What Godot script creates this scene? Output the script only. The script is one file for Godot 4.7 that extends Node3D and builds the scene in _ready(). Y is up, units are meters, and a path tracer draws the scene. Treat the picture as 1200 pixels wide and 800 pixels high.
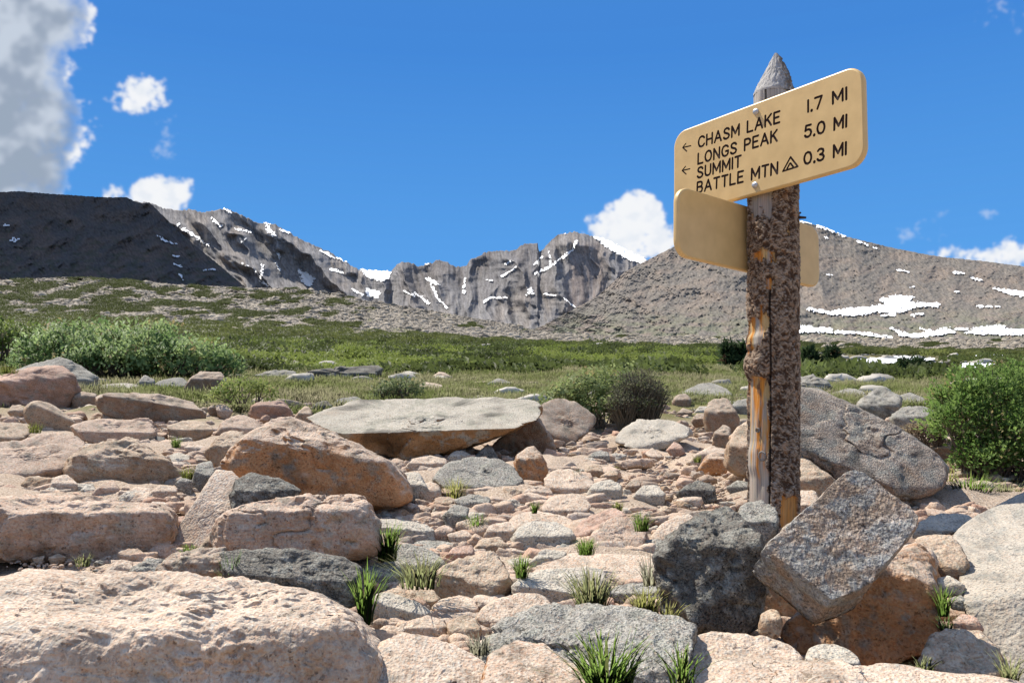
extends Node3D

const FOCAL := 1150.0
const PITCH := 0.1338
var cam: Camera3D
var rng := RandomNumberGenerator.new()
var used := {}
var n_low := FastNoiseLite.new()
var n_mid := FastNoiseLite.new()
var n_fine := FastNoiseLite.new()
var n_ridge := FastNoiseLite.new()
var n_cell := FastNoiseLite.new()
var n_step := FastNoiseLite.new()
var n_rib := FastNoiseLite.new()
var mats := {}
var topo := {}
var traced := []

# ---------- names, metas ----------
func numbered(called: String) -> String:
	var k: int = used.get(called, 0)
	used[called] = k + 1
	return called if k == 0 else "%s_%03d" % [called, k]

func tag(o: Node, label: String, category: String, group := "", kind := "") -> Node:
	if label: o.set_meta("label", label)
	if category: o.set_meta("category", category)
	if group: o.set_meta("group", group)
	if kind: o.set_meta("kind", kind)
	return o

func thing(called: String, where: Vector3) -> Node3D:
	var o := Node3D.new()
	o.name = numbered(called)
	o.position = where
	add_child(o)
	return o

func part(called: String, mesh: Mesh, mat: Material, parent: Node) -> MeshInstance3D:
	var o := MeshInstance3D.new()
	o.name = numbered(called) if parent == self else called
	o.mesh = mesh
	o.material_override = mat
	parent.add_child(o, true)
	return o

func scatter(called: String, mesh: Mesh, mat: Material, parent: Node, xf: Array, cols: Array) -> MultiMeshInstance3D:
	var mm := MultiMesh.new()
	mm.transform_format = MultiMesh.TRANSFORM_3D
	mm.use_colors = true
	mm.mesh = mesh
	mm.instance_count = xf.size()
	var b := PackedFloat32Array()
	b.resize(xf.size() * 16)
	for i in xf.size():
		var t: Transform3D = xf[i]
		var c: Color = cols[i]
		var k := i * 16
		b[k] = t.basis.x.x; b[k + 1] = t.basis.y.x; b[k + 2] = t.basis.z.x; b[k + 3] = t.origin.x
		b[k + 4] = t.basis.x.y; b[k + 5] = t.basis.y.y; b[k + 6] = t.basis.z.y; b[k + 7] = t.origin.y
		b[k + 8] = t.basis.x.z; b[k + 9] = t.basis.y.z; b[k + 10] = t.basis.z.z; b[k + 11] = t.origin.z
		b[k + 12] = c.r; b[k + 13] = c.g; b[k + 14] = c.b; b[k + 15] = 1.0
	mm.buffer = b
	var o := MultiMeshInstance3D.new()
	o.name = numbered(called) if parent == self else called
	o.multimesh = mm
	o.material_override = mat
	o.set_meta("kind", "stuff")
	parent.add_child(o, true)
	return o

# ---------- sight lines: the camera stands at the origin, d is metres to the north (-z) ----------
func ray(px: float, py: float) -> Vector3:
	var a := (px - 600.0) / FOCAL
	var b := (400.0 - py) / FOCAL
	return Vector3(a, b * cos(PITCH) + sin(PITCH), -cos(PITCH) + b * sin(PITCH))

func at(px: float, py: float, d: float) -> Vector3:
	var r := ray(px, py)
	return r * (d / -r.z)

func seen(p: Vector3) -> Vector2:
	var c := cos(PITCH)
	var s := sin(PITCH)
	var yy := p.y * c + p.z * s
	var zz := -(-p.y * s + p.z * c)
	return Vector2(600.0 + FOCAL * p.x / zz, 400.0 - FOCAL * yy / zz)

func along(keys: Array, x: float) -> float:
	# keys: x, y, x, y ... linear
	var n := keys.size() / 2
	if x <= keys[0]: return keys[1]
	for i in range(1, n):
		if x <= keys[i * 2]:
			var x0: float = keys[i * 2 - 2]
			var x1: float = keys[i * 2]
			return lerpf(keys[i * 2 - 1], keys[i * 2 + 1], (x - x0) / (x1 - x0))
	return keys[n * 2 - 1]

const GROUND_D := [0.45, 1.0, 1.5, 2.0, 2.6, 3.4, 4.2, 5.0, 6.0, 7.5, 9.5, 12.0, 16.0, 22.0, 30.0, 45.0, 72.0]
const ROW_C := [1760.0, 1110.0, 915.0, 808.0, 712.0, 622.0, 571.0, 544.0, 523.0, 499.0, 474.0, 456.0, 440.0, 427.0, 418.0, 411.0, 405.0]
const ROW_L := [1760.0, 1110.0, 905.0, 775.0, 672.0, 610.0, 566.0, 536.0, 511.0, 482.0, 462.0, 447.0, 430.0, 416.0, 406.0, 399.0, 392.0]
const ROW_R := [1760.0, 1110.0, 930.0, 830.0, 724.0, 630.0, 582.0, 556.0, 534.0, 508.0, 482.0, 462.0, 447.0, 437.0, 430.0, 424.0, 418.0]

func rows(t: Array, d: float) -> float:
	var n := t.size()
	if d <= GROUND_D[0]: return t[0]
	for i in range(1, n):
		if d <= GROUND_D[i]:
			var f := (log(d) - log(GROUND_D[i - 1])) / (log(GROUND_D[i]) - log(GROUND_D[i - 1]))
			var p0: float = t[maxi(i - 2, 0)]
			var p3: float = t[mini(i + 1, n - 1)]
			return cubic_interpolate(t[i - 1], t[i], p0, p3, f)
	return t[n - 1]

func ground_row(px: float, d: float) -> float:
	var c := rows(ROW_C, d)
	if px < 600.0:
		return lerpf(c, rows(ROW_L, d), smoothstep(560.0, 60.0, px))
	return lerpf(c, rows(ROW_R, d), smoothstep(640.0, 1140.0, px))

func ground_d(px: float, py: float) -> float:
	var lo := log(0.45)
	var hi := log(72.0)
	for i in 28:
		var m := (lo + hi) * 0.5
		if ground_row(px, exp(m)) > py: lo = m
		else: hi = m
	return exp(lo)

func ground_y(x: float, z: float) -> float:
	var d := maxf(-z, 0.45)
	var px := 600.0 + FOCAL * x / d
	var py := 555.0
	for i in 3:
		py = ground_row(px, d)
		var b := (400.0 - py) / FOCAL
		px = 600.0 + FOCAL * x / d * (cos(PITCH) - b * sin(PITCH))
	return at(px, ground_row(px, d), d).y

func inside(poly: PackedVector2Array, p: Vector2) -> bool:
	return Geometry2D.is_point_in_polygon(p, poly)

# ---------- grids of terrain ----------
func sheet(pos: PackedVector3Array, col: PackedColorArray, nc: int, nr: int, keep := PackedByteArray()) -> ArrayMesh:
	var nor := PackedVector3Array()
	nor.resize(pos.size())
	for r in nr:
		var r0 := maxi(r - 1, 0) * nc
		var r1 := mini(r + 1, nr - 1) * nc
		for c in nc:
			var c0 := maxi(c - 1, 0)
			var c1 := mini(c + 1, nc - 1)
			var n := (pos[r * nc + c1] - pos[r * nc + c0]).cross(pos[r1 + c] - pos[r0 + c])
			nor[r * nc + c] = n.normalized() if n.length_squared() > 0.0 else Vector3.UP
	var idx := PackedInt32Array()
	var some := keep.size() > 0
	for r in nr - 1:
		for c in nc - 1:
			var i := r * nc + c
			if some and keep[i] == 0: continue
			idx.append_array([i, i + nc, i + 1, i + 1, i + nc, i + nc + 1])
	var a := []
	a.resize(Mesh.ARRAY_MAX)
	a[Mesh.ARRAY_VERTEX] = pos
	a[Mesh.ARRAY_NORMAL] = nor
	a[Mesh.ARRAY_COLOR] = col
	a[Mesh.ARRAY_INDEX] = idx
	var m := ArrayMesh.new()
	m.add_surface_from_arrays(Mesh.PRIMITIVE_TRIANGLES, a)
	return m

# only the marked cells of a grid, lifted: the drifts lying on a slope
func patch(pos: PackedVector3Array, nc: int, cells: PackedInt32Array, lift: Vector3) -> ArrayMesh:
	var st := {}
	var p := PackedVector3Array()
	var idx := PackedInt32Array()
	for i in cells:
		var q := [0, 0, 0, 0]
		var corner := [i, i + nc, i + 1, i + nc + 1]
		for k in 4:
			var v: int = corner[k]
			if not st.has(v):
				st[v] = p.size()
				p.append(pos[v] + lift)
			q[k] = st[v]
		idx.append_array([q[0], q[1], q[2], q[2], q[1], q[3]])
	var nor := PackedVector3Array()
	nor.resize(p.size())
	for k in range(0, idx.size(), 3):
		var n := (p[idx[k + 2]] - p[idx[k]]).cross(p[idx[k + 1]] - p[idx[k]])
		for j in 3: nor[idx[k + j]] += n
	for k in nor.size():
		nor[k] = (nor[k].normalized() + Vector3.UP * 1.2).normalized()
	var a := []
	a.resize(Mesh.ARRAY_MAX)
	a[Mesh.ARRAY_VERTEX] = p
	a[Mesh.ARRAY_NORMAL] = nor
	a[Mesh.ARRAY_INDEX] = idx
	var m := ArrayMesh.new()
	m.add_surface_from_arrays(Mesh.PRIMITIVE_TRIANGLES, a)
	return m

# ---------- materials ----------
func grain(size: int, seed_: int, cell: float, shades: Array, shares: Array, fine: float) -> Array:
	# mineral grains: [albedo, height]; every grain takes one of the shades
	var cn := FastNoiseLite.new()
	cn.seed = seed_
	cn.noise_type = FastNoiseLite.TYPE_CELLULAR
	cn.cellular_return_type = FastNoiseLite.RETURN_CELL_VALUE
	cn.cellular_jitter = 1.0
	cn.frequency = 1.0 / cell
	cn.domain_warp_enabled = true
	cn.domain_warp_amplitude = cell * 0.9
	cn.domain_warp_frequency = 0.7 / cell
	cn.fractal_type = FastNoiseLite.FRACTAL_NONE
	var a := cn.get_seamless_image(size, size, false, false, 0.06, false)
	cn.seed = seed_ + 7
	cn.frequency = 2.3 / cell
	var b := cn.get_seamless_image(size, size, false, false, 0.06, false)
	var sn := FastNoiseLite.new()
	sn.seed = seed_ + 3
	sn.noise_type = FastNoiseLite.TYPE_SIMPLEX_SMOOTH
	sn.frequency = 0.09
	sn.fractal_octaves = 4
	var s := sn.get_seamless_image(size, size, false, false, 0.1, true)
	var img := Image.create(size, size, false, Image.FORMAT_RGB8)
	var hi := Image.create(size, size, false, Image.FORMAT_L8)
	var da := a.get_data()
	var db := b.get_data()
	var ds := s.get_data()
	for y in size:
		for x in size:
			var i := y * size + x
			var v := fposmod(da[i] / 255.0 * 3.7 + 0.11, 1.0)
			var v2 := fposmod(db[i] / 255.0 * 5.3 + 0.37, 1.0)
			var pick := v if v2 < 0.62 else v2 * 2.6 - 1.6
			var k := 0
			var sum: float = shares[0]
			while k < shades.size() - 1 and pick > sum:
				k += 1
				sum += shares[k]
			var c: Color = shades[k]
			var f := 1.0 + (ds[i] / 255.0 - 0.5) * fine
			img.set_pixel(x, y, Color(clampf(c.r * f, 0, 1), clampf(c.g * f, 0, 1), clampf(c.b * f, 0, 1)))
			hi.set_pixel(x, y, Color.from_hsv(0, 0, clampf(ds[i] / 255.0 * 0.6 + c.get_luminance() * 0.25 + v2 * 0.15, 0, 1)))
	return [ImageTexture.create_from_image(img), ImageTexture.create_from_image(hi)]

func stone_mat(called: String, tex: Array, tile: float, relief: float, rough := 0.88) -> StandardMaterial3D:
	var m := StandardMaterial3D.new()
	m.resource_name = called
	m.vertex_color_use_as_albedo = true
	m.albedo_texture = tex[0]
	m.roughness = rough
	m.metallic_specular = 0.3
	m.uv1_triplanar = true
	m.uv1_world_triplanar = true
	m.uv1_scale = Vector3.ONE / tile
	m.heightmap_enabled = relief > 0.0
	if relief > 0.0:
		m.heightmap_texture = tex[1]
		m.heightmap_scale = relief
	mats[called] = m
	return m

func plain(called: String, c: Color, rough := 0.8) -> StandardMaterial3D:
	var m := StandardMaterial3D.new()
	m.resource_name = called
	m.albedo_color = c.linear_to_srgb()
	m.roughness = rough
	m.metallic_specular = 0.3
	mats[called] = m
	return m

func tinted(called: String, rough := 0.85, back := 0.0) -> StandardMaterial3D:
	var m := StandardMaterial3D.new()
	m.resource_name = called
	m.vertex_color_use_as_albedo = true
	m.roughness = rough
	m.metallic_specular = 0.2
	if back > 0.0:
		m.backlight_enabled = true
		m.backlight = Color(back, back, back)
		m.cull_mode = BaseMaterial3D.CULL_DISABLED
	mats[called] = m
	return m

func make_materials() -> void:
	var pink := grain(512, 11, 7.5, [Color(0.98, 0.90, 0.84), Color(1.0, 0.98, 0.95), Color(0.90, 0.86, 0.83), Color(0.95, 0.82, 0.74), Color(0.74, 0.68, 0.63), Color(0.56, 0.50, 0.46)], [0.34, 0.29, 0.15, 0.13, 0.06, 0.03], 0.28)
	var grey := grain(512, 23, 6.0, [Color(0.88, 0.88, 0.86), Color(1.0, 0.99, 0.96), Color(0.72, 0.72, 0.71), Color(0.86, 0.78, 0.73), Color(0.5, 0.5, 0.5), Color(0.33, 0.33, 0.34)], [0.3, 0.24, 0.18, 0.08, 0.12, 0.08], 0.4)
	var white := grain(512, 37, 5.5, [Color(1.0, 0.98, 0.95), Color(0.94, 0.92, 0.88), Color(0.97, 0.9, 0.84), Color(0.74, 0.73, 0.72), Color(0.50, 0.50, 0.51)], [0.42, 0.28, 0.14, 0.09, 0.07], 0.15)
	var sand := grain(512, 51, 5.0, [Color(0.95, 0.89, 0.83), Color(1.0, 0.97, 0.93), Color(0.86, 0.79, 0.72), Color(0.76, 0.69, 0.63), Color(0.55, 0.49, 0.45)], [0.35, 0.22, 0.2, 0.14, 0.09], 0.5)
	stone_mat("pink granite", pink, 0.42, 0.6)
	stone_mat("grey gneiss", grey, 0.36, 0.7)
	stone_mat("white granite", white, 0.45, 0.8)
	stone_mat("rubble stone", pink, 0.3, 0.3)
	stone_mat("granite sand", sand, 0.5, 0.8, 0.95)
	tinted("mountain rock", 0.95)
	tinted("leaf", 0.5, 1.0)
	tinted("grass blade", 0.55, 1.0)
	tinted("far stone", 0.9)
	tinted("wood", 0.85)
	plain("twig", Color(0.13, 0.105, 0.085), 0.9)
	plain("snow", Color(0.78, 0.79, 0.80), 0.7)

func make_noises() -> void:
	for a in [[n_low, 5, FastNoiseLite.FRACTAL_FBM, 3], [n_mid, 9, FastNoiseLite.FRACTAL_FBM, 4], [n_fine, 13, FastNoiseLite.FRACTAL_FBM, 3], [n_ridge, 17, FastNoiseLite.FRACTAL_RIDGED, 4]]:
		var n: FastNoiseLite = a[0]
		n.noise_type = FastNoiseLite.TYPE_SIMPLEX_SMOOTH
		n.seed = a[1]
		n.frequency = 1.0
		n.fractal_type = a[2]
		n.fractal_octaves = a[3]
	n_rib.noise_type = FastNoiseLite.TYPE_SIMPLEX_SMOOTH
	n_rib.seed = 61
	n_rib.frequency = 1.0
	n_rib.fractal_type = FastNoiseLite.FRACTAL_RIDGED
	n_rib.fractal_octaves = 2
	n_rib.fractal_gain = 0.35
	n_step.noise_type = FastNoiseLite.TYPE_CELLULAR
	n_step.frequency = 1.0
	n_step.seed = 33
	n_step.cellular_jitter = 1.0
	n_step.cellular_return_type = FastNoiseLite.RETURN_CELL_VALUE
	n_step.fractal_type = FastNoiseLite.FRACTAL_NONE
	n_cell.noise_type = FastNoiseLite.TYPE_CELLULAR
	n_cell.frequency = 1.0
	n_cell.seed = 21
	n_cell.cellular_return_type = FastNoiseLite.RETURN_DISTANCE2_SUB
	n_cell.fractal_type = FastNoiseLite.FRACTAL_NONE

# ---------- rocks ----------
# a cube whose faces are n x n, its corners shared: [unit directions, triangles]
func cube_sphere(n: int) -> Array:
	if topo.has(n): return topo[n]
	var id := {}
	var dirs := PackedVector3Array()
	var idx := PackedInt32Array()
	for f in 6:
		var ax := f / 2
		var side := n if f % 2 else 0
		var grid := PackedInt32Array()
		for j in n + 1:
			for i in n + 1:
				var q := Vector3i.ZERO
				q[ax] = side
				q[(ax + 1) % 3] = i
				q[(ax + 2) % 3] = j
				if not id.has(q):
					id[q] = dirs.size()
					var v := Vector3(q) * (2.0 / n) - Vector3.ONE
					dirs.append(Vector3(tan(v.x * 0.7854), tan(v.y * 0.7854), tan(v.z * 0.7854)).normalized())
				grid.append(id[q])
		for j in n:
			for i in n:
				var a := grid[j * (n + 1) + i]
				var b := grid[j * (n + 1) + i + 1]
				var c := grid[(j + 1) * (n + 1) + i]
				var d := grid[(j + 1) * (n + 1) + i + 1]
				if f % 2: idx.append_array([a, c, b, b, c, d])
				else: idx.append_array([a, b, c, b, d, c])
	topo[n] = [dirs, idx]
	return topo[n]

func shape_normals(p: PackedVector3Array, idx: PackedInt32Array) -> PackedVector3Array:
	var nor := PackedVector3Array()
	nor.resize(p.size())
	for k in range(0, idx.size(), 3):
		var a := idx[k]
		var b := idx[k + 1]
		var c := idx[k + 2]
		var n := (p[c] - p[a]).cross(p[b] - p[a])
		nor[a] += n
		nor[b] += n
		nor[c] += n
	for k in nor.size(): nor[k] = nor[k].normalized()
	return nor

# tops tinted as lit, fronts iron-stained plus painted shade and bounce, lichen (linear) and its grain
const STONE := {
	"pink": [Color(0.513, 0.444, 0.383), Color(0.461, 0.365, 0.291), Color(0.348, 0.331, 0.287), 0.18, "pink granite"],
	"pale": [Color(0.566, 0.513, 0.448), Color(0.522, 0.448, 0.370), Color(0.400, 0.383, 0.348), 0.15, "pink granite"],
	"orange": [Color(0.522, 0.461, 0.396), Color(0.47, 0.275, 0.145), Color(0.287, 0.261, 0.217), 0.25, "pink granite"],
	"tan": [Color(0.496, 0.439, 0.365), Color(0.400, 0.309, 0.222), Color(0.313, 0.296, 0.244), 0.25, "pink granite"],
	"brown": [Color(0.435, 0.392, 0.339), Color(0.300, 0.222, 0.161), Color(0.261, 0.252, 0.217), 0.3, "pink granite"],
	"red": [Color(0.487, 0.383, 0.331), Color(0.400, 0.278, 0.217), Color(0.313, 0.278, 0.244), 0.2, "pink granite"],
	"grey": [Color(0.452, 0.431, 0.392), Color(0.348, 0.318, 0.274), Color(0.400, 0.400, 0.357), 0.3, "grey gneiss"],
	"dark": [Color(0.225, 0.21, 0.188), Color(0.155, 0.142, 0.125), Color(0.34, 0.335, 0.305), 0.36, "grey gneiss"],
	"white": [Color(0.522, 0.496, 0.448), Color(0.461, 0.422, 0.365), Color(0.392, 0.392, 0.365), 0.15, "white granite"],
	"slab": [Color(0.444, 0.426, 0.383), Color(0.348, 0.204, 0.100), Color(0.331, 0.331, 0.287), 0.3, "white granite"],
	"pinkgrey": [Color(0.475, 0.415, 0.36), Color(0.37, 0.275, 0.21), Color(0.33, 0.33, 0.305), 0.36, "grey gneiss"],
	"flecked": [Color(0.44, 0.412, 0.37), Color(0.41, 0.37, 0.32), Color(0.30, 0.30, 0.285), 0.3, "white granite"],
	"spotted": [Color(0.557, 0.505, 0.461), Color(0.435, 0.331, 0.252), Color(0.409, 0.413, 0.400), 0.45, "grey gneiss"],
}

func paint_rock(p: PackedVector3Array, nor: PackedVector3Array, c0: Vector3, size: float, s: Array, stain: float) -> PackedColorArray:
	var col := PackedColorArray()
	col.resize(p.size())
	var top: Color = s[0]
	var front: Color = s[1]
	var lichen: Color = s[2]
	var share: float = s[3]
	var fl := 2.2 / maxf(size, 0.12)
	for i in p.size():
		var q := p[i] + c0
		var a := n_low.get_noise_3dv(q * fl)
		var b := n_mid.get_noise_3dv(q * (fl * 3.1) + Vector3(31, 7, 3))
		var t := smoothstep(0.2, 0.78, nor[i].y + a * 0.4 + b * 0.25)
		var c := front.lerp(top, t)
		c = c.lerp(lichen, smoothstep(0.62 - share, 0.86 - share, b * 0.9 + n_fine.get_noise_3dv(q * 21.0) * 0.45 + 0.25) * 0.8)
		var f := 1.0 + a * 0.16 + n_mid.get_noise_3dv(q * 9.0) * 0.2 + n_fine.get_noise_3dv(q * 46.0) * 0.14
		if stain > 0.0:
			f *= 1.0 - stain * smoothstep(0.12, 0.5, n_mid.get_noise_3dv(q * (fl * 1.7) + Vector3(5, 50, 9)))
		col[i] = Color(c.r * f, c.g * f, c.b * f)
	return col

# a boulder from its outline as the trail sees it: it gets a depth of its own, a front and a top face that meet in a crease, knocked-off corners and a weathered skin
func rock(called: String, label: String, stone: String, pts: Array, o := {}) -> MeshInstance3D:
	var poly := PackedVector2Array()
	var centre := Vector2.ZERO
	for k in range(0, pts.size(), 2): centre += Vector2(pts[k], pts[k + 1]) * 2.0 / pts.size()
	for k in range(0, pts.size(), 2): poly.append(centre + (Vector2(pts[k], pts[k + 1]) - centre) * 1.02)
	var hull := Geometry2D.convex_hull(poly)
	var lo := hull[0]
	var hi := hull[0]
	for q in hull:
		lo = lo.min(q)
		hi = hi.max(q)
	traced.append(poly)
	var mid := (lo + hi) * 0.5
	var d: float = o.get("d" if o.get("stack", false) else "on", ground_d(mid.x, clampf(o.get("foot", hi.y - 0.12 * (hi.y - lo.y)), 400, 1000)))
	var wide := (hi.x - lo.x) / FOCAL * d
	var tall := (hi.y - lo.y) / FOCAL * d
	var size := maxf(wide, tall)
	var thick: float = o.get("t", 0.75) * minf(0.5 * (wide + tall), tall * 1.8)
	var dc: float = d + thick * o.get("sink", 0.3)
	var c0 := at(mid.x, mid.y, dc)
	var w := -c0.normalized()
	var u := Vector3.UP.cross(w).normalized()
	var v := w.cross(u)
	wide *= dc / d
	tall *= dc / d
	var pn := PackedVector3Array()
	var pk := PackedFloat32Array()
	for k in hull.size() - 1:
		var n := ray(hull[k].x, hull[k].y).cross(ray(hull[k + 1].x, hull[k + 1].y)).normalized()
		var kk := -n.dot(c0)
		if kk < 0.0:
			n = -n
			kk = -kk
		pn.append(n)
		pk.append(maxf(kk, 0.02 * size))
	var yc := lerpf(hi.y, lo.y, o.get("crease", 0.62))
	var rel := at(mid.x, yc, dc - thick * 0.5) - c0
	var af := deg_to_rad(o.get("front", 4.0))
	var au := deg_to_rad(o.get("top", 62.0))
	var roll := deg_to_rad(o.get("roll", 0.0))
	var yaw := deg_to_rad(o.get("yaw", 0.0))
	var nf := (w * cos(af) + v * sin(af)).rotated(w, roll).rotated(v, yaw)
	var nt := (w * cos(au) + v * sin(au)).rotated(w, roll)
	pn.append(nf)
	pk.append(maxf(nf.dot(rel), 0.12 * thick))
	pn.append(nt)
	pk.append(maxf(nt.dot(rel), 0.1 * tall))
	var back := maxf(thick * 0.5, (yc - lo.y) / FOCAL * dc * tan(au) - thick * 0.5)
	back = minf(back, thick * o.get("deep", 2.5))
	pn.append(-w)
	pk.append(back)
	for sg: float in [-1.0, 1.0]:
		var n := (w * 0.62 + u * sg * 0.78).normalized()
		pn.append(n)
		pk.append((0.92 * wide * 0.5 * 0.78 + thick * 0.5 * 0.5) * o.get("side", 1.0))
	var px_m := dc / FOCAL
	var r := RandomNumberGenerator.new()
	r.seed = hash(label) + int(o.get("seed", 0))
	for k in int(o.get("chips", 13)):
		var n := (u * r.randf_range(-1, 1) + v * r.randf_range(-0.9, 1) + w * r.randf_range(-0.3, 1.1)).normalized()
		var far := 0.0
		for q in hull:
			var e := u * ((q.x - mid.x) * px_m) - v * ((q.y - mid.y) * px_m)
			far = maxf(far, e.dot(n) + absf(w.dot(n)) * thick * 0.5)
		pn.append(n)
		pk.append(far * r.randf_range(0.82, 0.97))
	var across := maxf(hi.x - lo.x, hi.y - lo.y) * 0.853
	var nn := clampi(int(across / o.get("step", 3.6)), 8, 110)
	var fixed: int = o.get("cells", 0)
	nn = [8, 11, 14, 18, 22, 27, 33, 40, 50, 64, 80, 110][[8, 11, 14, 18, 22, 27, 33, 40, 50, 64, 80, 110].bsearch(nn)] if nn <= 110 else 110
	var ball := cube_sphere(fixed if fixed > 0 else nn)
	var dirs: PackedVector3Array = ball[0]
	var idx: PackedInt32Array = ball[1]
	var p := PackedVector3Array()
	p.resize(dirs.size())
	var sharp: float = o.get("sharp", 16.0) * 2.5
	var rough: float = o.get("rough", 1.0)
	var pits: float = o.get("pits", 0.0)
	var spall: float = o.get("spall", 0.65)
	var crack: float = o.get("crack", 0.5)
	var np := pn.size()
	var su := u * wide * 0.5
	var sv := v * tall * 0.5
	var sw := w * (thick + back) * 0.4
	for i in dirs.size():
		var e := dirs[i]
		var dir := (su * e.x + sv * e.y + sw * e.z).normalized()
		var sum := 0.0
		var best := 1e9
		for j in np:
			var q := pn[j].dot(dir)
			if q > 0.02:
				var x := pk[j] / q
				if x < best * 2.5:
					if x < best: best = x
					sum += pow(x / size, -sharp)
		var len := pow(sum, -1.0 / sharp) * size
		var x3 := dir * len
		var g := x3 + c0
		var s1 := n_low.get_noise_3dv(g * (1.6 / size))
		var s2 := n_mid.get_noise_3dv(g * (5.5 / size))
		var cr := n_low.get_noise_3dv(g * (1.9 / size) + Vector3(77, 13, 5))
		var dent := s1 * 0.024 * size + (s2 * 0.028 + n_ridge.get_noise_3dv(g * (3.0 / size)) * 0.012) * size * rough
		dent += n_fine.get_noise_3dv(g * 28.0) * 0.004 * rough
		if pits > 0.0:
			dent -= pits * smoothstep(-0.55, -0.95, n_cell.get_noise_3dv(g * 34.0 + Vector3(s2, s1, cr) * 2.0)) * (0.35 + smoothstep(0.05, 0.3, n_mid.get_noise_3dv(g * 4.0)))
		# spalled steps: pieces that broke away along joints
		var warp := Vector3(s2, n_mid.get_noise_3dv(g * (5.5 / size) + Vector3(4, 8, 15)), s1) * 0.35
		dent += n_step.get_noise_3dv(g * (2.6 / size) + warp) * 0.021 * size * spall
		dent -= crack * 0.022 * size * exp(-cr * cr * 1500.0)
		p[i] = x3 + dir * dent
	var nor := shape_normals(p, idx)
	var s: Array = STONE[stone]
	var a := []
	a.resize(Mesh.ARRAY_MAX)
	a[Mesh.ARRAY_VERTEX] = p
	a[Mesh.ARRAY_NORMAL] = nor
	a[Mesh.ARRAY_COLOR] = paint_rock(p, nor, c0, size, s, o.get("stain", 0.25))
	a[Mesh.ARRAY_INDEX] = idx
	var m := ArrayMesh.new()
	m.add_surface_from_arrays(Mesh.PRIMITIVE_TRIANGLES, a)
	var it := part(called, m, mats[s[4]], self)
	it.position = c0
	tag(it, label, called.replace("_", " "), o.get("group", ""))
	return it

# a small loose stone of about one metre across, to be copied
func loose_stone(seed_: int, n: int, stone: String) -> ArrayMesh:
	var r := RandomNumberGenerator.new()
	r.seed = seed_
	var pn := PackedVector3Array()
	var pk := PackedFloat32Array()
	for k in 11:
		pn.append(Vector3(r.randf_range(-1, 1), r.randf_range(-1, 1), r.randf_range(-1, 1)).normalized())
		pk.append(r.randf_range(0.34, 0.5))
	for ax: Vector3 in [Vector3.UP, Vector3.DOWN, Vector3.LEFT, Vector3.RIGHT, Vector3.BACK, Vector3.FORWARD]:
		pn.append(ax)
		pk.append(0.36 if ax.y != 0.0 else 0.5)
	var ball := cube_sphere(n)
	var dirs: PackedVector3Array = ball[0]
	var p := PackedVector3Array()
	p.resize(dirs.size())
	var off := Vector3(seed_ * 3.7, 0, seed_ * 1.3)
	for i in dirs.size():
		var sum := 0.0
		for j in pn.size():
			var q := pn[j].dot(dirs[i])
			if q > 0.02: sum += pow(pk[j] / q, -26.0)
		var l := pow(sum, -1.0 / 26.0)
		l += n_low.get_noise_3dv(dirs[i] * 1.5 + off) * 0.05 + n_mid.get_noise_3dv(dirs[i] * 3.0 + off) * 0.05
		p[i] = dirs[i] * l
	var nor := shape_normals(p, ball[1])
	var a := []
	a.resize(Mesh.ARRAY_MAX)
	a[Mesh.ARRAY_VERTEX] = p
	a[Mesh.ARRAY_NORMAL] = nor
	if stone:
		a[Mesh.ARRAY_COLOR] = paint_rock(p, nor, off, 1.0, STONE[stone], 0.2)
	a[Mesh.ARRAY_INDEX] = ball[1]
	var m := ArrayMesh.new()
	m.add_surface_from_arrays(Mesh.PRIMITIVE_TRIANGLES, a)
	return m

# ---------- the land ----------
const SKY_MEEKER := [-60, 240, 100, 238, 148, 234, 175, 237, 190, 243, 205, 246, 222, 245, 236, 248, 245, 247, 262, 244, 270, 246, 285, 252, 300, 260, 312, 261, 322, 262, 335, 270, 350, 279, 370, 288, 390, 297, 405, 307, 420, 315, 437, 317, 458, 318, 464, 310, 470, 306.5, 477, 307, 484, 308, 490, 312, 499, 310, 505, 308, 512, 304, 518, 305, 524, 307, 532, 312, 540, 312, 547, 311, 550, 304, 556, 302, 569, 295, 575, 294, 590, 293.5, 604, 293, 609, 288, 616, 285, 623, 285, 630, 284, 631.5, 295, 634, 293, 638, 290, 646, 281, 654, 275, 664, 272.5, 673, 271, 683, 273, 700, 278, 714, 282, 735, 293, 759, 304, 790, 322, 860, 360]
const SKY_DARK := [-320, 214, -100, 222, 0, 225, 22, 224, 60, 227, 90, 229, 120, 231, 148, 231, 156, 235, 165, 238, 175, 237, 184, 246, 200, 262, 225, 285, 250, 305, 275, 326, 292, 340, 306, 352]
const SKY_RIGHT := [560, 402, 633, 383, 673, 362, 700, 347, 733, 318, 760, 304, 790, 289, 830, 271, 870, 260, 905, 255, 940, 259.5, 965, 266, 988, 276, 1020, 284, 1050, 291, 1080, 297, 1105, 301, 1150, 305.5, 1200, 312, 1320, 326, 1520, 345]
const SKY_NEAR := [-320, 318, -100, 326, 0, 328, 40, 326.5, 75, 325, 110, 326, 150, 328, 200, 333, 290, 337, 345, 338, 400, 345, 430, 353, 470, 358, 500, 363, 540, 370, 570, 375, 600, 380, 640, 390, 680, 392, 750, 394, 900, 395, 1050, 397, 1200, 398, 1520, 400]

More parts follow.
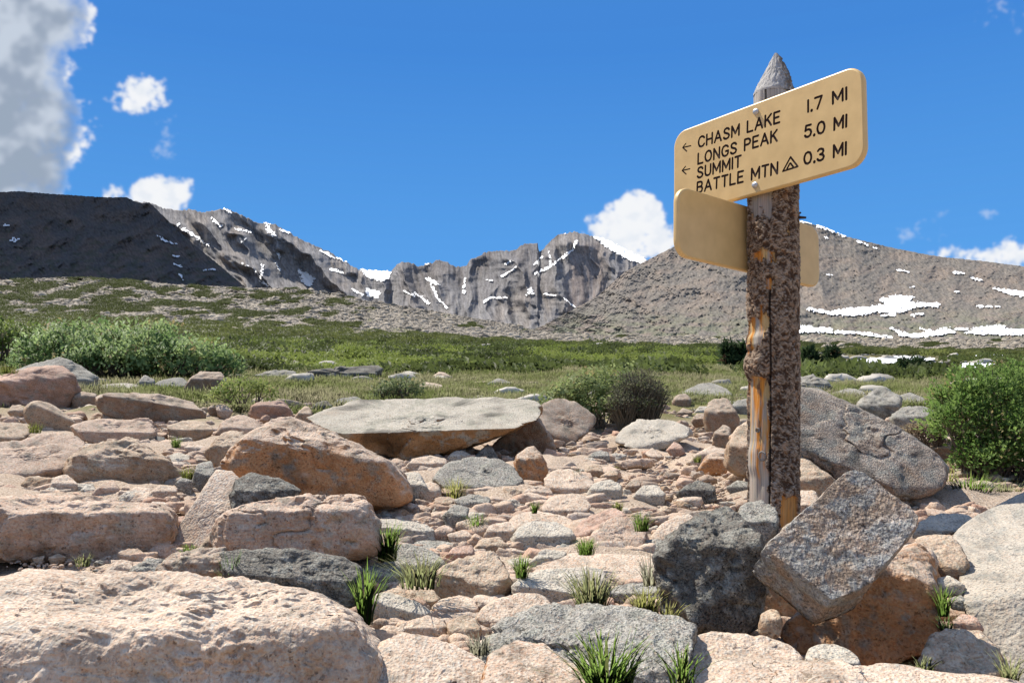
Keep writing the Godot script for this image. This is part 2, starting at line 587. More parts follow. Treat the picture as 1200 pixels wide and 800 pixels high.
# drifts: width in picture points (0: the outline is filled), then the outline or the line they follow
const DRIFTS_FAR := [
	[0, 419, 314, 458, 318, 457, 327, 446, 331, 430, 326], [0, 427, 337, 446, 343, 442, 351, 430, 348], [3.5, 675, 284, 671, 294, 657, 304, 643, 315, 627, 322], [4.0, 625, 312, 635, 302], [3.0, 643, 297, 645, 312], [2.5, 661, 275, 666, 273],
	[0, 692, 276, 712, 282, 735, 294, 758, 304, 754, 311, 735, 305, 712, 292], [0, 621, 337, 625, 345, 616, 347], [3.5, 566, 356, 573, 350, 593, 350], [2.5, 637, 346, 650, 348], [2.5, 661, 351, 673, 361], [3.0, 587, 325, 604, 315], [3.0, 592, 311, 600, 307],
	[2.5, 568, 329, 576, 330], [4.0, 544, 328, 543, 344], [5.0, 500, 327, 512, 334], [3.5, 504, 333, 512, 350, 524, 362], [3.5, 486, 344, 502, 357], [2.5, 473, 342, 485, 348], [2.5, 489, 311, 501, 310.5],
	[3.5, 248, 257, 258, 266], [4.5, 214, 270, 228, 278, 243, 289], [3.0, 275, 269, 294, 273], [7.0, 311, 263, 319, 276], [4.0, 307, 261, 313, 263], [4.0, 328, 270, 339, 274], [3.0, 324, 293, 327, 304], [3.0, 323, 309, 327, 317], [3.0, 284, 310, 299, 320],
	[3.5, 308, 311, 304, 330, 313, 336], [0, 348, 316, 368, 326, 364, 338, 356, 336], [3.5, 375, 294, 391, 303], [3.0, 395, 303, 405, 307], [4.0, 387, 316, 401, 321], [3.0, 206, 267, 209, 264], [2.5, 232, 296, 240, 300], [3.0, 280, 286, 288, 281], [3.0, 413, 340, 425, 347], [2.5, 355, 305, 362, 300], [3.0, 262, 246, 270, 250]]
const DRIFTS_DARK := [[3.5, 186, 278, 195, 285], [3.0, 200, 286, 205, 287], [2.5, 203, 301, 209, 302], [2.5, 202, 310, 211, 314], [3.0, 210, 324, 214, 329], [2.5, 238, 318, 250, 317], [5.5, 14, 284, 20, 282], [3.0, 5, 266, 9, 266]]
const DRIFTS_RIGHT := [
	[0, 1028, 352, 1050, 347, 1071, 349, 1065, 355, 1102, 356.5, 1096, 361, 1075, 361, 1060, 366, 1045, 369, 1028, 367, 1008, 371, 975, 371, 947, 365, 946, 362, 972, 366, 998, 362, 1024, 360, 1036, 357], [2.5, 1032, 371, 1049, 370], [3.0, 1069, 370, 1081, 369],
	[0, 915, 385, 940, 383, 976, 386, 975, 391, 940, 391.5, 915, 391], [4.0, 978, 391, 1002, 391, 1020, 394, 1043, 397], [0, 1040, 384, 1052, 389, 1068, 393, 1086, 390, 1076, 385.5, 1094, 389, 1108, 384.5, 1121, 391, 1100, 394, 1075, 397.5, 1055, 395], [3.0, 1118, 387.5, 1133, 387],
	[0, 1130, 393, 1140, 385, 1176, 381.5, 1178, 387, 1215, 387, 1215, 394.5, 1160, 393.5], [0, 1159, 338, 1182, 340.5, 1225, 345, 1225, 353, 1182, 346], [2.5, 1144, 360, 1172, 360.5], [4.0, 956, 265, 972, 270, 989, 276.5], [3.0, 938, 260, 951, 263],
	[2.2, 965, 279, 970, 280], [2.2, 1004, 284, 1009, 285], [2.5, 1013, 287, 1017, 288], [2.5, 1023, 291, 1027, 292], [2.2, 1050, 317, 1065, 320], [3.0, 1117, 320, 1128, 321.5], [2.2, 1138, 327, 1150, 330], [2.5, 1066, 338, 1070, 337], [2.2, 1117, 343, 1122, 343], [2.0, 968, 323, 975, 324]]
const DRIFTS_NEAR := [[0, 991, 429, 1020, 424, 1060, 420, 1098, 424.5, 1080, 430, 1050, 433, 1000, 432], [3.0, 1144, 419, 1176, 419.5], [0, 1119, 438, 1131, 432, 1167, 433.5, 1150, 440, 1125, 441]]

func drift_cells(spec: Array, px: PackedFloat32Array, py: PackedFloat32Array, nc: int, nr: int) -> PackedInt32Array:
	var wide: float = spec[0]
	var rag := 3.4 if wide == 0.0 else maxf(wide * 0.6, 1.5)
	var line := PackedVector2Array()
	var lo := Vector2(1e9, 1e9)
	var hi := -lo
	for k in range(1, spec.size(), 2):
		var q := Vector2(spec[k], spec[k + 1])
		line.append(q)
		lo = lo.min(q)
		hi = hi.max(q)
	lo -= Vector2.ONE * (wide + 3.0)
	hi += Vector2.ONE * (wide + 3.0)
	var out := PackedInt32Array()
	for c in nc - 1:
		if px[c] < lo.x or px[c] > hi.x: continue
		for r in nr - 1:
			var i := r * nc + c
			var y := py[i]
			if y < lo.y or y > hi.y: continue
			var q := Vector2(px[c] + n_fine.get_noise_2d(px[c] * 0.16, y * 0.3) * rag, y + n_fine.get_noise_2d(px[c] * 0.16 + 90.0, y * 0.3) * rag * 0.65)
			if wide > 0.0 and n_fine.get_noise_2d(px[c] * 0.22 + 31.0, y * 0.35) < -0.36: continue
			if wide > 0.0:
				var dist := 1e9
				for k in line.size() - 1:
					dist = minf(dist, q.distance_to(Geometry2D.get_closest_point_to_segment(q, line[k], line[k + 1])))
				if dist < wide * (0.42 + 0.55 * n_mid.get_noise_2d(px[c] * 0.12 + 7.0, y * 0.12)): out.append(i)
			elif inside(line, q):
				out.append(i)
	return out

func mountain(called: String, sky: Array, base: Array, d_base: Array, d_sky: Array, x0: float, x1: float, step: float, nr: int, mode: String, drifts: Array, lift: float) -> MeshInstance3D:
	var nc := int((x1 - x0) / step) + 1
	var back := 6
	var all := nr + back
	var pos := PackedVector3Array()
	var col := PackedColorArray()
	var px := PackedFloat32Array()
	var py := PackedFloat32Array()
	pos.resize(nc * all)
	col.resize(nc * all)
	py.resize(nc * all)
	var r := RandomNumberGenerator.new()
	r.seed = 77
	for c in nc:
		var x := x0 + c * step
		px.append(x)
		var top := along(sky, x)
		var low := along(base, x)
		var db := along(d_base, x)
		var ds := along(d_sky, x)
		var jag := n_fine.get_noise_1d(x * 0.4) * 1.0
		match mode:
			"cliff": jag = n_fine.get_noise_1d(x * 0.21) * 1.6 + n_ridge.get_noise_1d(x * 0.09) * 1.1
			"scree": jag = n_fine.get_noise_1d(x * 0.33) * 0.7
		for k in all:
			var t := minf(float(k) / (nr - 1), 1.0)
			var y := lerpf(low, top, t) + jag * smoothstep(0.8, 1.0, t)
			var d := lerpf(db, ds, t)
			var shade := 1.0
			var i := k * nc + c
			var cc := Color.WHITE
			match mode:
				"cliff":
					# ribs and gullies that run down the face, and ledges across it
					var warp := n_low.get_noise_2d(x * 0.018, y * 0.02) * 14.0
					var dip := lerpf(0.75, 0.12, smoothstep(400.0, 480.0, x))
					var rib := n_rib.get_noise_2d((x + warp - (y - 300.0) * dip) * 0.0125, y * 0.005)
					var fine := n_rib.get_noise_2d((x + warp * 0.5 - (y - 300.0) * dip) * 0.062 + 40.0, y * 0.011)
					var tiny := n_fine.get_noise_2d(x * 0.5, y * 0.35)
					var ledge := n_mid.get_noise_2d(x * 0.02 + 9.0, y * 0.16)
					var diamond := smoothstep(660.0, 672.0, x) * smoothstep(722.0, 704.0, x + (y - 300.0) * 0.1) * smoothstep(276.0, 292.0, y)
					var calm := 1.0 - 0.72 * diamond
					var edge := smoothstep(0.0, 0.12, 1.0 - t)
					d -= (rib * 140.0 * (0.35 + 0.65 * calm) + fine * 15.0 * calm + tiny * 2.2 + ledge * 5.0 * calm) * (0.25 + 0.75 * edge)
					var tone := n_low.get_noise_2d(x * 0.03 + 5.0, y * 0.012)
					cc = Color(0.197, 0.190, 0.190).lerp(Color(0.245, 0.218, 0.197), smoothstep(-0.1, 0.5, tone) * 0.8)
					cc = cc.lerp(Color(0.245, 0.197, 0.170), diamond * (0.35 + 0.4 * smoothstep(-0.2, 0.3, n_mid.get_noise_2d(x * 0.13, y * 0.012))))
					var tower := smoothstep(455.0, 475.0, x) * smoothstep(665.0, 640.0, x) * smoothstep(372.0, 330.0, y)
					cc = cc.lerp(Color(0.150, 0.139, 0.136), tower * (0.35 + 0.5 * smoothstep(-0.25, 0.25, tone)))
					var streak := n_mid.get_noise_2d((x + warp * 0.4 - (y - 300.0) * 0.12) * 0.33, y * 0.035)
					shade = 1.0 + tiny * 0.4 + streak * 0.42 + n_mid.get_noise_2d(x * 0.11, y * 0.13) * 0.3 - smoothstep(0.25, 0.6, -fine) * 0.3
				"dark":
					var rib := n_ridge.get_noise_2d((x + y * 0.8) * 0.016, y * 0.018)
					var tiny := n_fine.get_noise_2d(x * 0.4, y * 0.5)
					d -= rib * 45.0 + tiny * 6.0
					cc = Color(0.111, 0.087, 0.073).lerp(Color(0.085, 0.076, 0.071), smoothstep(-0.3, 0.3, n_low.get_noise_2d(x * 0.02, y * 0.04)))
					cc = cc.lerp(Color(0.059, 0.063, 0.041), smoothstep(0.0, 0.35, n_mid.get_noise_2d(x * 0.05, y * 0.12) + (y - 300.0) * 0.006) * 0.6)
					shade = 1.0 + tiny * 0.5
				"scree":
					var rib := n_ridge.get_noise_2d((x * 0.9 - y * 0.5) * 0.012 + 3.0, y * 0.014)
					var tiny := n_fine.get_noise_2d(x * 0.42, y * 0.6)
					var lump := n_mid.get_noise_2d(x * 0.09, y * 0.16)
					d -= rib * 16.0 + tiny * 2.6 + lump * 5.0
					d += (r.randf() - 0.5) * 2.6
					var tone := n_low.get_noise_2d((x + y) * 0.02, y * 0.05)
					cc = Color(0.179, 0.160, 0.139).lerp(Color(0.211, 0.176, 0.147), smoothstep(-0.2, 0.4, tone))
					cc = cc.lerp(Color(0.160, 0.168, 0.113), smoothstep(352.0, 392.0, y) * smoothstep(-0.35, 0.25, n_mid.get_noise_2d(x * 0.03, y * 0.13)) * 0.7)
					shade = 1.0 + tiny * 0.4 + (r.randf() - 0.5) * 0.5
				_:
					var tiny := n_fine.get_noise_2d(x * 0.5, y * 0.8)
					var lump := n_mid.get_noise_2d(x * 0.05, y * 0.12)
					d *= 1.0 - (tiny * 0.012 + lump * 0.045) * smoothstep(0.0, 0.15, t)
					y += (r.randf() - 0.5) * 0.5
					var green := smoothstep(0.05, 0.3, n_mid.get_noise_2d(x * 0.018 + 70.0, y * 0.075) + smoothstep(0.62, 0.2, t) * 0.5 - 0.16)
					cc = Color(0.235, 0.207, 0.17).lerp(Color(0.155, 0.15, 0.08), green * 0.8)
					shade = 1.0 + tiny * 0.4 + (r.randf() - 0.5) * 0.5
			if k >= nr:
				var e := float(k - nr + 1)
				y = top + jag + e * e * 0.8
				d = ds * (1.0 + 0.05 * e * e)
			py[i] = y
			pos[i] = at(x, y, d)
			col[i] = Color(cc.r * shade, cc.g * shade, cc.b * shade)
	var it := part(called, sheet(pos, col, nc, all), mats["mountain rock"], self)
	it.set_meta("kind", "structure")
	for s: Array in drifts:
		var thin := s.duplicate()
		if mode != "scree": thin[0] = s[0] * 0.78
		var cells := drift_cells(thin, px, py, nc, nr)
		if cells.size() > 1:
			part("snow_patch", patch(pos, nc, cells, Vector3(0, lift, lift * 1.5)), mats["snow"], it)
	return it

func near_ground() -> void:
	var xs := PackedFloat32Array()
	var x := -2600.0
	while x < 3800.0:
		xs.append(x)
		x += 5.0 if x > -300.0 and x < 1500.0 else 60.0
	var nc := xs.size()
	var nr := 250
	var pos := PackedVector3Array()
	var col := PackedColorArray()
	pos.resize(nc * nr)
	col.resize(nc * nr)
	for k in nr:
		var d := exp(lerpf(log(0.45), log(74.0), float(k) / (nr - 1)))
		for c in nc:
			var p := at(xs[c], ground_row(xs[c], d), d)
			var q := Vector2(p.x, p.z)
			var a := n_mid.get_noise_2d(q.x * 0.9, q.y * 0.9)
			p.y += a * minf(0.022 * d, 0.10) * smoothstep(0.6, 2.0, d) + n_fine.get_noise_2d(q.x * 9.0, q.y * 9.0) * 0.008
			p.y -= 0.012 * d * smoothstep(70.0, 74.0, d)
			var turf := smoothstep(6.6, 9.0, d + a * 2.4 - smoothstep(700.0, 900.0, xs[c]) * 0.8)
			var f := 1.0 + n_low.get_noise_2d(q.x * 1.3, q.y * 1.3) * 0.15
			var cc := Color(0.55, 0.485, 0.42).lerp(Color(0.48, 0.43, 0.38), smoothstep(-0.2, 0.3, a))
			cc = cc.lerp(Color(0.19, 0.20, 0.085).lerp(Color(0.33, 0.30, 0.20), smoothstep(0.0, 0.3, n_mid.get_noise_2d(q.x * 0.5 + 40.0, q.y * 0.5))), turf)
			cc = cc.lerp(Color(0.185, 0.185, 0.095), smoothstep(880.0, 980.0, xs[c]) * smoothstep(20.0, 28.0, d) * 0.85)
			pos[k * nc + c] = p
			col[k * nc + c] = Color(cc.r * f, cc.g * f, cc.b * f)
	var g := part("ground", sheet(pos, col, nc, nr), mats["granite sand"], self)
	g.set_meta("kind", "structure")
	# behind the photographer and to the sides the trail goes on
	var ap := PackedVector3Array()
	var ac := PackedColorArray()
	for k in 31:
		for c in 61:
			var q := Vector2((c - 30) * 2.0, 60.0 - k * 2.0 - (0.448 if k == 30 else 0.0))
			ap.append(Vector3(q.x, -0.475 - q.y * 0.05 + n_mid.get_noise_2d(q.x * 0.2, q.y * 0.2) * 0.3 * smoothstep(1.0, 8.0, q.length()), q.y))
			ac.append(Color(0.45, 0.35, 0.27))
	part("ground", sheet(ap, ac, 61, 31), mats["granite sand"], self).set_meta("kind", "structure")

# the cloud whose shade lies on the dark ridge: it stands towards the sun, higher than the picture reaches
func near_drifts() -> void:
	for spec: Array in DRIFTS_NEAR:
		var lo := Vector2(1e9, 1e9)
		var hi := -lo
		for k in range(1, spec.size(), 2):
			lo = lo.min(Vector2(spec[k], spec[k + 1]))
			hi = hi.max(Vector2(spec[k], spec[k + 1]))
		lo -= Vector2(6, 4)
		hi += Vector2(6, 4)
		var nc := int((hi.x - lo.x) / 1.2)
		var nr := int((hi.y - lo.y) / 0.5)
		var pos := PackedVector3Array()
		var px := PackedFloat32Array()
		var py := PackedFloat32Array()
		for r in nr:
			for c in nc:
				if r == 0: px.append(lo.x + c * 1.2)
				var y := hi.y - r * 0.5
				py.append(y)
				pos.append(at(px[c], y, ground_d(px[c], y)))
		var cells := drift_cells(spec, px, py, nc, nr)
		if cells.size() > 1:
			var it := part("snow_patch", patch(pos, nc, cells, Vector3(0, 0.16, 0)), mats["snow"], self)
			tag(it, DRIFT_LABELS[DRIFTS_NEAR.find(spec)], "snow patch", "snow patches on the valley floor")

const DRIFT_LABELS := ["wide oval snow patch just past the post, beyond the dwarf conifers", "thin sliver of snow on the valley floor below the slope", "small snow patch beside the crest of the bright willow"]

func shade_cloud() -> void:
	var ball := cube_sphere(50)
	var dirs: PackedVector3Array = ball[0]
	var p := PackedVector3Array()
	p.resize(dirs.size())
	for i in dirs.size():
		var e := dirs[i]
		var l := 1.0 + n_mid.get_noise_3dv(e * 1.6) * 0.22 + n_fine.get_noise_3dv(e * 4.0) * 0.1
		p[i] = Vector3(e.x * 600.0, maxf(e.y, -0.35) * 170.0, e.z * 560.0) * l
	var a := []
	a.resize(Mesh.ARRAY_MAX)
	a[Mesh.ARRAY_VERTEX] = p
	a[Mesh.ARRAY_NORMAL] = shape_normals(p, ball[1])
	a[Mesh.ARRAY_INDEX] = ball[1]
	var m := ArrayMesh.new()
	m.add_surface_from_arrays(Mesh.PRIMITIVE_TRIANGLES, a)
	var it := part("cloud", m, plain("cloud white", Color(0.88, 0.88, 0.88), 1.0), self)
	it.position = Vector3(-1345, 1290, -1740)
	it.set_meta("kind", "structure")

func build_land() -> void:
	near_ground()
	mountain("hillside", SKY_NEAR, [-320, 393, 60, 393, 600, 406, 1140, 419, 1520, 419], [0, 66, 1200, 66], [-320, 330, 350, 380, 640, 520, 900, 460, 1520, 460], -320, 1520, 1.3, 92, "meadow", [], 0.35)
	mountain("mountain", SKY_RIGHT, [560, 410, 640, 404, 1520, 406], [560, 880, 1520, 900], [560, 930, 640, 960, 790, 1250, 905, 1400, 1520, 1350], 560, 1520, 1.3, 122, "scree", DRIFTS_RIGHT, 0.9)
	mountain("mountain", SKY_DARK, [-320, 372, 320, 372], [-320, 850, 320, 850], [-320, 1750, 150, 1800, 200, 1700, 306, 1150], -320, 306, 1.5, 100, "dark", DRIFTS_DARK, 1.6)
	mountain("mountain", SKY_MEEKER, [-60, 400, 860, 405], [-60, 2900, 860, 2850], [-60, 3400, 430, 3450, 640, 3420, 760, 3400, 860, 3400], 40, 860, 0.95, 128, "cliff", DRIFTS_FAR, 2.2)
	near_drifts()
	shade_cloud()

# ---------- the sky ----------
# clouds: centre and half size in the picture's points, fullness, grey of the body
const PUFFS := [[10, 60, 74, 130, 1.3, 1], [-60, 60, 120, 220, 1.2, 1], [44, 20, 66, 62, 1.2, 1], [0, 165, 80, 100, 1.3, 1], [46, 140, 56, 66, 1.0, 1], [40, 200, 48, 56, 1.0, 1], [92, 25, 24, 32, 0.6, 0], [88, 152, 26, 22, 0.45, 0], [70, 65, 20, 26, 0.4, 0], [80, 185, 16, 22, 0.3, 0],
	[160, 110, 36, 22, 0.62, 0], [178, 118, 22, 12, 0.5, 0], [142, 114, 22, 9, 0.35, 0], [197, 162, 15, 20, 0.16, 0], [188, 229, 40, 26, 1.0, 0], [212, 220, 16, 12, 0.35, 0], [130, 226, 14, 9, 0.4, 0],
	[740, 262, 48, 38, 1.1, 0], [722, 275, 40, 30, 0.9, 0], [765, 278, 36, 26, 0.8, 0], [1165, 301, 90, 13, 0.33, 0], [1235, 294, 80, 24, 0.5, 0], [1092, 264, 20, 14, 0.14, 0], [1155, 251, 14, 7, 0.26, 0], [1060, 276, 14, 6, 0.1, 0], [1190, 18, 30, 22, 0.12, 0]]

func cloud_field(q: Vector2, list: Array) -> Vector2:
	# (cover, share of grey body)
	var best := 0.0
	var grey := 0.0
	var any := 0.0
	var thin := 0.0
	var thick := 0.0
	for b: Array in list:
		var e := Vector2((q.x - b[0]) / b[2], (q.y - b[1]) / b[3])
		var l := e.length_squared()
		if l > 2.6: continue
		var f: float = (1.0 - l) * b[4]
		if f > -0.6:
			any = 1.0
			best = maxf(best, f + 0.6) if best > 0.0 else f + 0.6
			if b[4] < 0.3: thin = maxf(thin, f + 0.6)
			else: thick = maxf(thick, f + 0.6)
			if b[5] == 1: grey = maxf(grey, smoothstep(0.05, 0.5, f))
	if any == 0.0: return Vector2.ZERO
	var n := n_mid.get_noise_2d(q.x * 0.02, q.y * 0.024) * 0.55 + n_fine.get_noise_2d(q.x * 0.075, q.y * 0.085) * 0.34
	var v := best - 0.6 + n * (1.0 - 0.55 * grey)
	return Vector2(smoothstep(0.0, 0.5 + grey * 0.45, v) * (0.3 if thin > thick else 1.0), grey * smoothstep(0.0, 0.45, v))

func air(el: float) -> Color:
	var k := [Color(0.36, 0.60, 0.90), Color(0.155, 0.435, 0.88), Color(0.105, 0.365, 0.83), Color(0.06, 0.252, 0.70), Color(0.06, 0.215, 0.58), Color(0.05, 0.17, 0.46)]
	var s := [0.0, 0.10, 0.20, 0.42, 0.8, 1.57]
	for i in range(1, 6):
		if el <= s[i]: return (k[i - 1] as Color).lerp(k[i], (el - s[i - 1]) / (s[i] - s[i - 1]))
	return k[5]

func cloud_color(q: Vector2, f: Vector2) -> Color:
	var m := n_mid.get_noise_2d(q.x * 0.012 + 50.0, q.y * 0.014)
	var white := Color(0.93, 0.94, 0.96).lerp(Color(0.78, 0.83, 0.90), smoothstep(0.0, 0.5, n_mid.get_noise_2d(q.x * 0.03 + 9.0, q.y * 0.034) + 0.1) * 0.6)
	var grey := Color(0.335, 0.40, 0.50).lerp(Color(0.58, 0.645, 0.74), smoothstep(-0.35, 0.55, n_low.get_noise_2d(q.x * 0.017 + 50.0, q.y * 0.019) + m * 0.3 + (110.0 - q.y) * 0.003))
	return white.lerp(grey, f.y)

func make_sky() -> PanoramaSkyMaterial:
	var w := 4096
	var h := 2048
	var img := Image.create(w, h, false, Image.FORMAT_RGB8)
	for y in h:
		var el := PI * (0.5 - (y + 0.5) / h)
		var c := air(maxf(el, 0.0)) if el > 0.0 else Color(0.30, 0.33, 0.34)
		img.fill_rect(Rect2i(0, y, w, 1), c.linear_to_srgb())
	# unseen fair-weather clouds all round, extra ones added to whiten the blue shade
	var r := RandomNumberGenerator.new()
	r.seed = 4
	for k in 44:
		var az := r.randf_range(0.8, TAU - 0.95)
		var el := 0.05 + 1.05 * pow(r.randf(), 1.3)
		var sx := r.randf_range(60, 150) * (0.7 + el) / maxf(cos(el), 0.5)
		var list := []
		for j in 4: list.append([r.randf_range(-0.6, 0.6) * sx, r.randf_range(-0.2, 0.2) * sx, sx * r.randf_range(0.4, 0.7), sx * r.randf_range(0.2, 0.36), 0.9, 0])
		cloud_spot(img, az, el, int(sx * 1.6), int(sx * 0.75), list, Vector2(k * 900.0, k * 300.0))
	# those in view
	for y in range(int(h * (0.5 - 47.0 / 180.0)), h / 2):
		var el := PI * (0.5 - (y + 0.5) / h)
		for x0 in range(-int(w * 46.0 / 360.0), int(w * 40.0 / 360.0)):
			var x := posmod(x0, w)
			var az := (x0 + 0.5) / w * TAU
			var q := seen(Vector3(sin(az) * cos(el), sin(el), -cos(az) * cos(el)))
			if q.y > 330.0: continue
			var f := cloud_field(q, PUFFS)
			if f.x > 0.004:
				var c := air(el)
				img.set_pixel(x, y, c.lerp(cloud_color(q, f), f.x * 0.97).linear_to_srgb())
	var m := PanoramaSkyMaterial.new()
	m.panorama = ImageTexture.create_from_image(img)
	m.energy_multiplier = 0.66
	return m

func cloud_spot(img: Image, az: float, el: float, hw: int, hh: int, list: Array, off: Vector2) -> void:
	var w := img.get_width()
	var h := img.get_height()
	var cx := int(az / TAU * w)
	var cy := int((0.5 - el / PI) * h)
	for y in range(maxi(cy - hh, 0), mini(cy + hh, h / 2 - 6)):
		for x in range(cx - hw, cx + hw):
			var q := Vector2(x - cx, y - cy)
			var best := -1.0
			for b: Array in list:
				best = maxf(best, (1.0 - Vector2((q.x - b[0]) / b[2], (q.y - b[1]) / b[3]).length_squared()) * 0.9)
			if best < -0.6: continue
			var v := best + n_mid.get_noise_2d((q.x + off.x) * 0.022, (q.y + off.y) * 0.026) * 0.62
			v = smoothstep(0.0, 0.4, v)
			if v > 0.01:
				var xx := posmod(x, w)
				img.set_pixel(xx, y, img.get_pixel(xx, y).srgb_to_linear().lerp(cloud_color(q + off, Vector2.ZERO), v * 0.95).linear_to_srgb())

# ---------- plants ----------
func leaf_mesh(n: int, seed_: int, spread: Vector3, len_: float, wide: float, lift: float) -> ArrayMesh:
	# a sprig: n folded leaves round a point
	var r := RandomNumberGenerator.new()
	r.seed = seed_
	var p := PackedVector3Array()
	var nor := PackedVector3Array()
	for k in n:
		var c := Vector3(r.randf_range(-1, 1), r.randf_range(-0.6, 1), r.randf_range(-1, 1)) * spread
		var dir := Vector3(r.randf_range(-1, 1), r.randf_range(-0.3, 0.8) + lift, r.randf_range(-1, 1)).normalized()
		var side := dir.cross(Vector3(r.randf_range(-0.6, 0.6), 1, r.randf_range(-0.6, 0.6))).normalized()
		var up := side.cross(dir)
		var l := len_ * r.randf_range(0.7, 1.25)
		var a := c
		var b := c + dir * l
		var m1 := c + dir * l * 0.5 + side * wide * l + up * wide * l * 0.4
		var m2 := c + dir * l * 0.5 - side * wide * l + up * wide * l * 0.4
		for tri: Array in [[a, m1, b], [a, b, m2]]:
			var nn: Vector3 = (tri[2] - tri[0]).cross(tri[1] - tri[0]).normalized()
			for q: Vector3 in (tri if nn.y > 0.0 else [tri[0], tri[2], tri[1]]):
				p.append(q)
				nor.append((nn * (1.0 if nn.y > 0.0 else -1.0) + Vector3.UP * 0.9).normalized())
	var arr := []
	arr.resize(Mesh.ARRAY_MAX)
	arr[Mesh.ARRAY_VERTEX] = p
	arr[Mesh.ARRAY_NORMAL] = nor
	var m := ArrayMesh.new()
	m.add_surface_from_arrays(Mesh.PRIMITIVE_TRIANGLES, arr)
	return m

func blade_strip(p: PackedVector3Array, nor: PackedVector3Array, col: PackedColorArray, root: Vector3, lean: Vector3, tall: float, wide: float, c: Color, tip: Color, steps := 3) -> void:
	var side := lean.cross(Vector3.UP)
	side = (side.normalized() if side.length() > 0.01 else Vector3.RIGHT) * wide * 0.5
	var pts := []
	for k in steps + 1:
		var t := float(k) / steps
		pts.append(root + Vector3.UP * tall * (t - 0.25 * t * t * minf(lean.length() * 1.6, 1.0)) + lean * tall * t * t)
	for k in steps:
		var t0 := float(k) / steps
		var t1 := float(k + 1) / steps
		var w0 := 1.0 - t0 * t0 * 0.8
		var w1 := 1.0 - t1 * t1 * 0.98
		var a: Vector3 = pts[k] - side * w0
		var b: Vector3 = pts[k] + side * w0
		var d: Vector3 = pts[k + 1] - side * w1
		var e: Vector3 = pts[k + 1] + side * w1
		var nn := (d - a).cross(b - a).normalized()
		for q: Vector3 in ([a, d, b, b, d, e] if nn.y > 0.0 else [a, b, d, b, e, d]):
			p.append(q)
			nor.append((nn * (1.0 if nn.y > 0.0 else -1.0) + Vector3.UP * 0.6).normalized())
		var c0 := c.lerp(tip, t0)
		var c1 := c.lerp(tip, t1)
		col.append_array([c0, c1, c0, c0, c1, c1] if nn.y > 0.0 else [c0, c0, c1, c0, c1, c1])

func tuft_mesh(seed_: int, blades: int, spread: float, tall: float, wide: float, bend: float, c: Color, tip: Color, steps := 3) -> ArrayMesh:
	var r := RandomNumberGenerator.new()
	r.seed = seed_
	var p := PackedVector3Array()
	var nor := PackedVector3Array()
	var col := PackedColorArray()
	for k in blades:
		var an := r.randf() * TAU
		var rr := sqrt(r.randf()) * spread
		var out := Vector3(cos(an), 0, sin(an))
		var lean := (out * (0.25 + rr / spread * 0.75) + Vector3(r.randf_range(-0.4, 0.4), 0, r.randf_range(-0.4, 0.4))) * bend * r.randf_range(0.4, 1.3)
		var f := r.randf_range(0.7, 1.35)
		var dry := 1.0 if r.randf() < 0.14 else 0.0
		var cc := Color(c.r * f, c.g * f, c.b * f).lerp(Color(0.42, 0.36, 0.2), dry * 0.8)
		blade_strip(p, nor, col, out * rr - Vector3.UP * tall * 0.1, lean, tall * r.randf_range(0.55, 1.1), wide * r.randf_range(0.7, 1.2), cc, tip.lerp(cc, 0.4), steps)
	var a := []
	a.resize(Mesh.ARRAY_MAX)
	a[Mesh.ARRAY_VERTEX] = p
	a[Mesh.ARRAY_NORMAL] = nor
	a[Mesh.ARRAY_COLOR] = col
	var m := ArrayMesh.new()
	m.add_surface_from_arrays(Mesh.PRIMITIVE_TRIANGLES, a)
	return m

const GREEN := {
	"green": [Color(0.240, 0.424, 0.084), Color(0.424, 0.623, 0.156)],
	"pale": [Color(0.424, 0.511, 0.213), Color(0.690, 0.690, 0.397)],
	"yellow": [Color(0.538, 0.567, 0.140), Color(0.690, 0.690, 0.340)],
	"dry": [Color(0.690, 0.690, 0.481), Color(0.690, 0.690, 0.681)],
	"deep": [Color(0.156, 0.283, 0.100), Color(0.283, 0.424, 0.170)],
	"moss": [Color(0.283, 0.340, 0.084), Color(0.424, 0.481, 0.128)],
}

# a tuft whose roots stand at a picture point: width and height as seen there
func tuft(label: String, look: String, px: float, py: float, w: float, h: float, o := {}) -> void:
	var d: float = o.get("d", ground_d(px, py))
	var s := d / FOCAL
	var g: Array = GREEN[look]
	var k: int = o.get("blades", clampi(int(w * 2.6) + 24, 30, 150))
	var m := tuft_mesh(hash(label) % 9999, k, w * s * o.get("spread", 0.32), h * s, maxf(0.0034, h * s * 0.04) * o.get("wide", 1.0), o.get("bend", 0.55), g[0], g[1], o.get("steps", 3))
	var it := part("grass_tuft", m, mats["grass blade"], self)
	it.position = at(px, py, d)
	tag(it, label, "grass tuft", "grass tufts among the rocks")

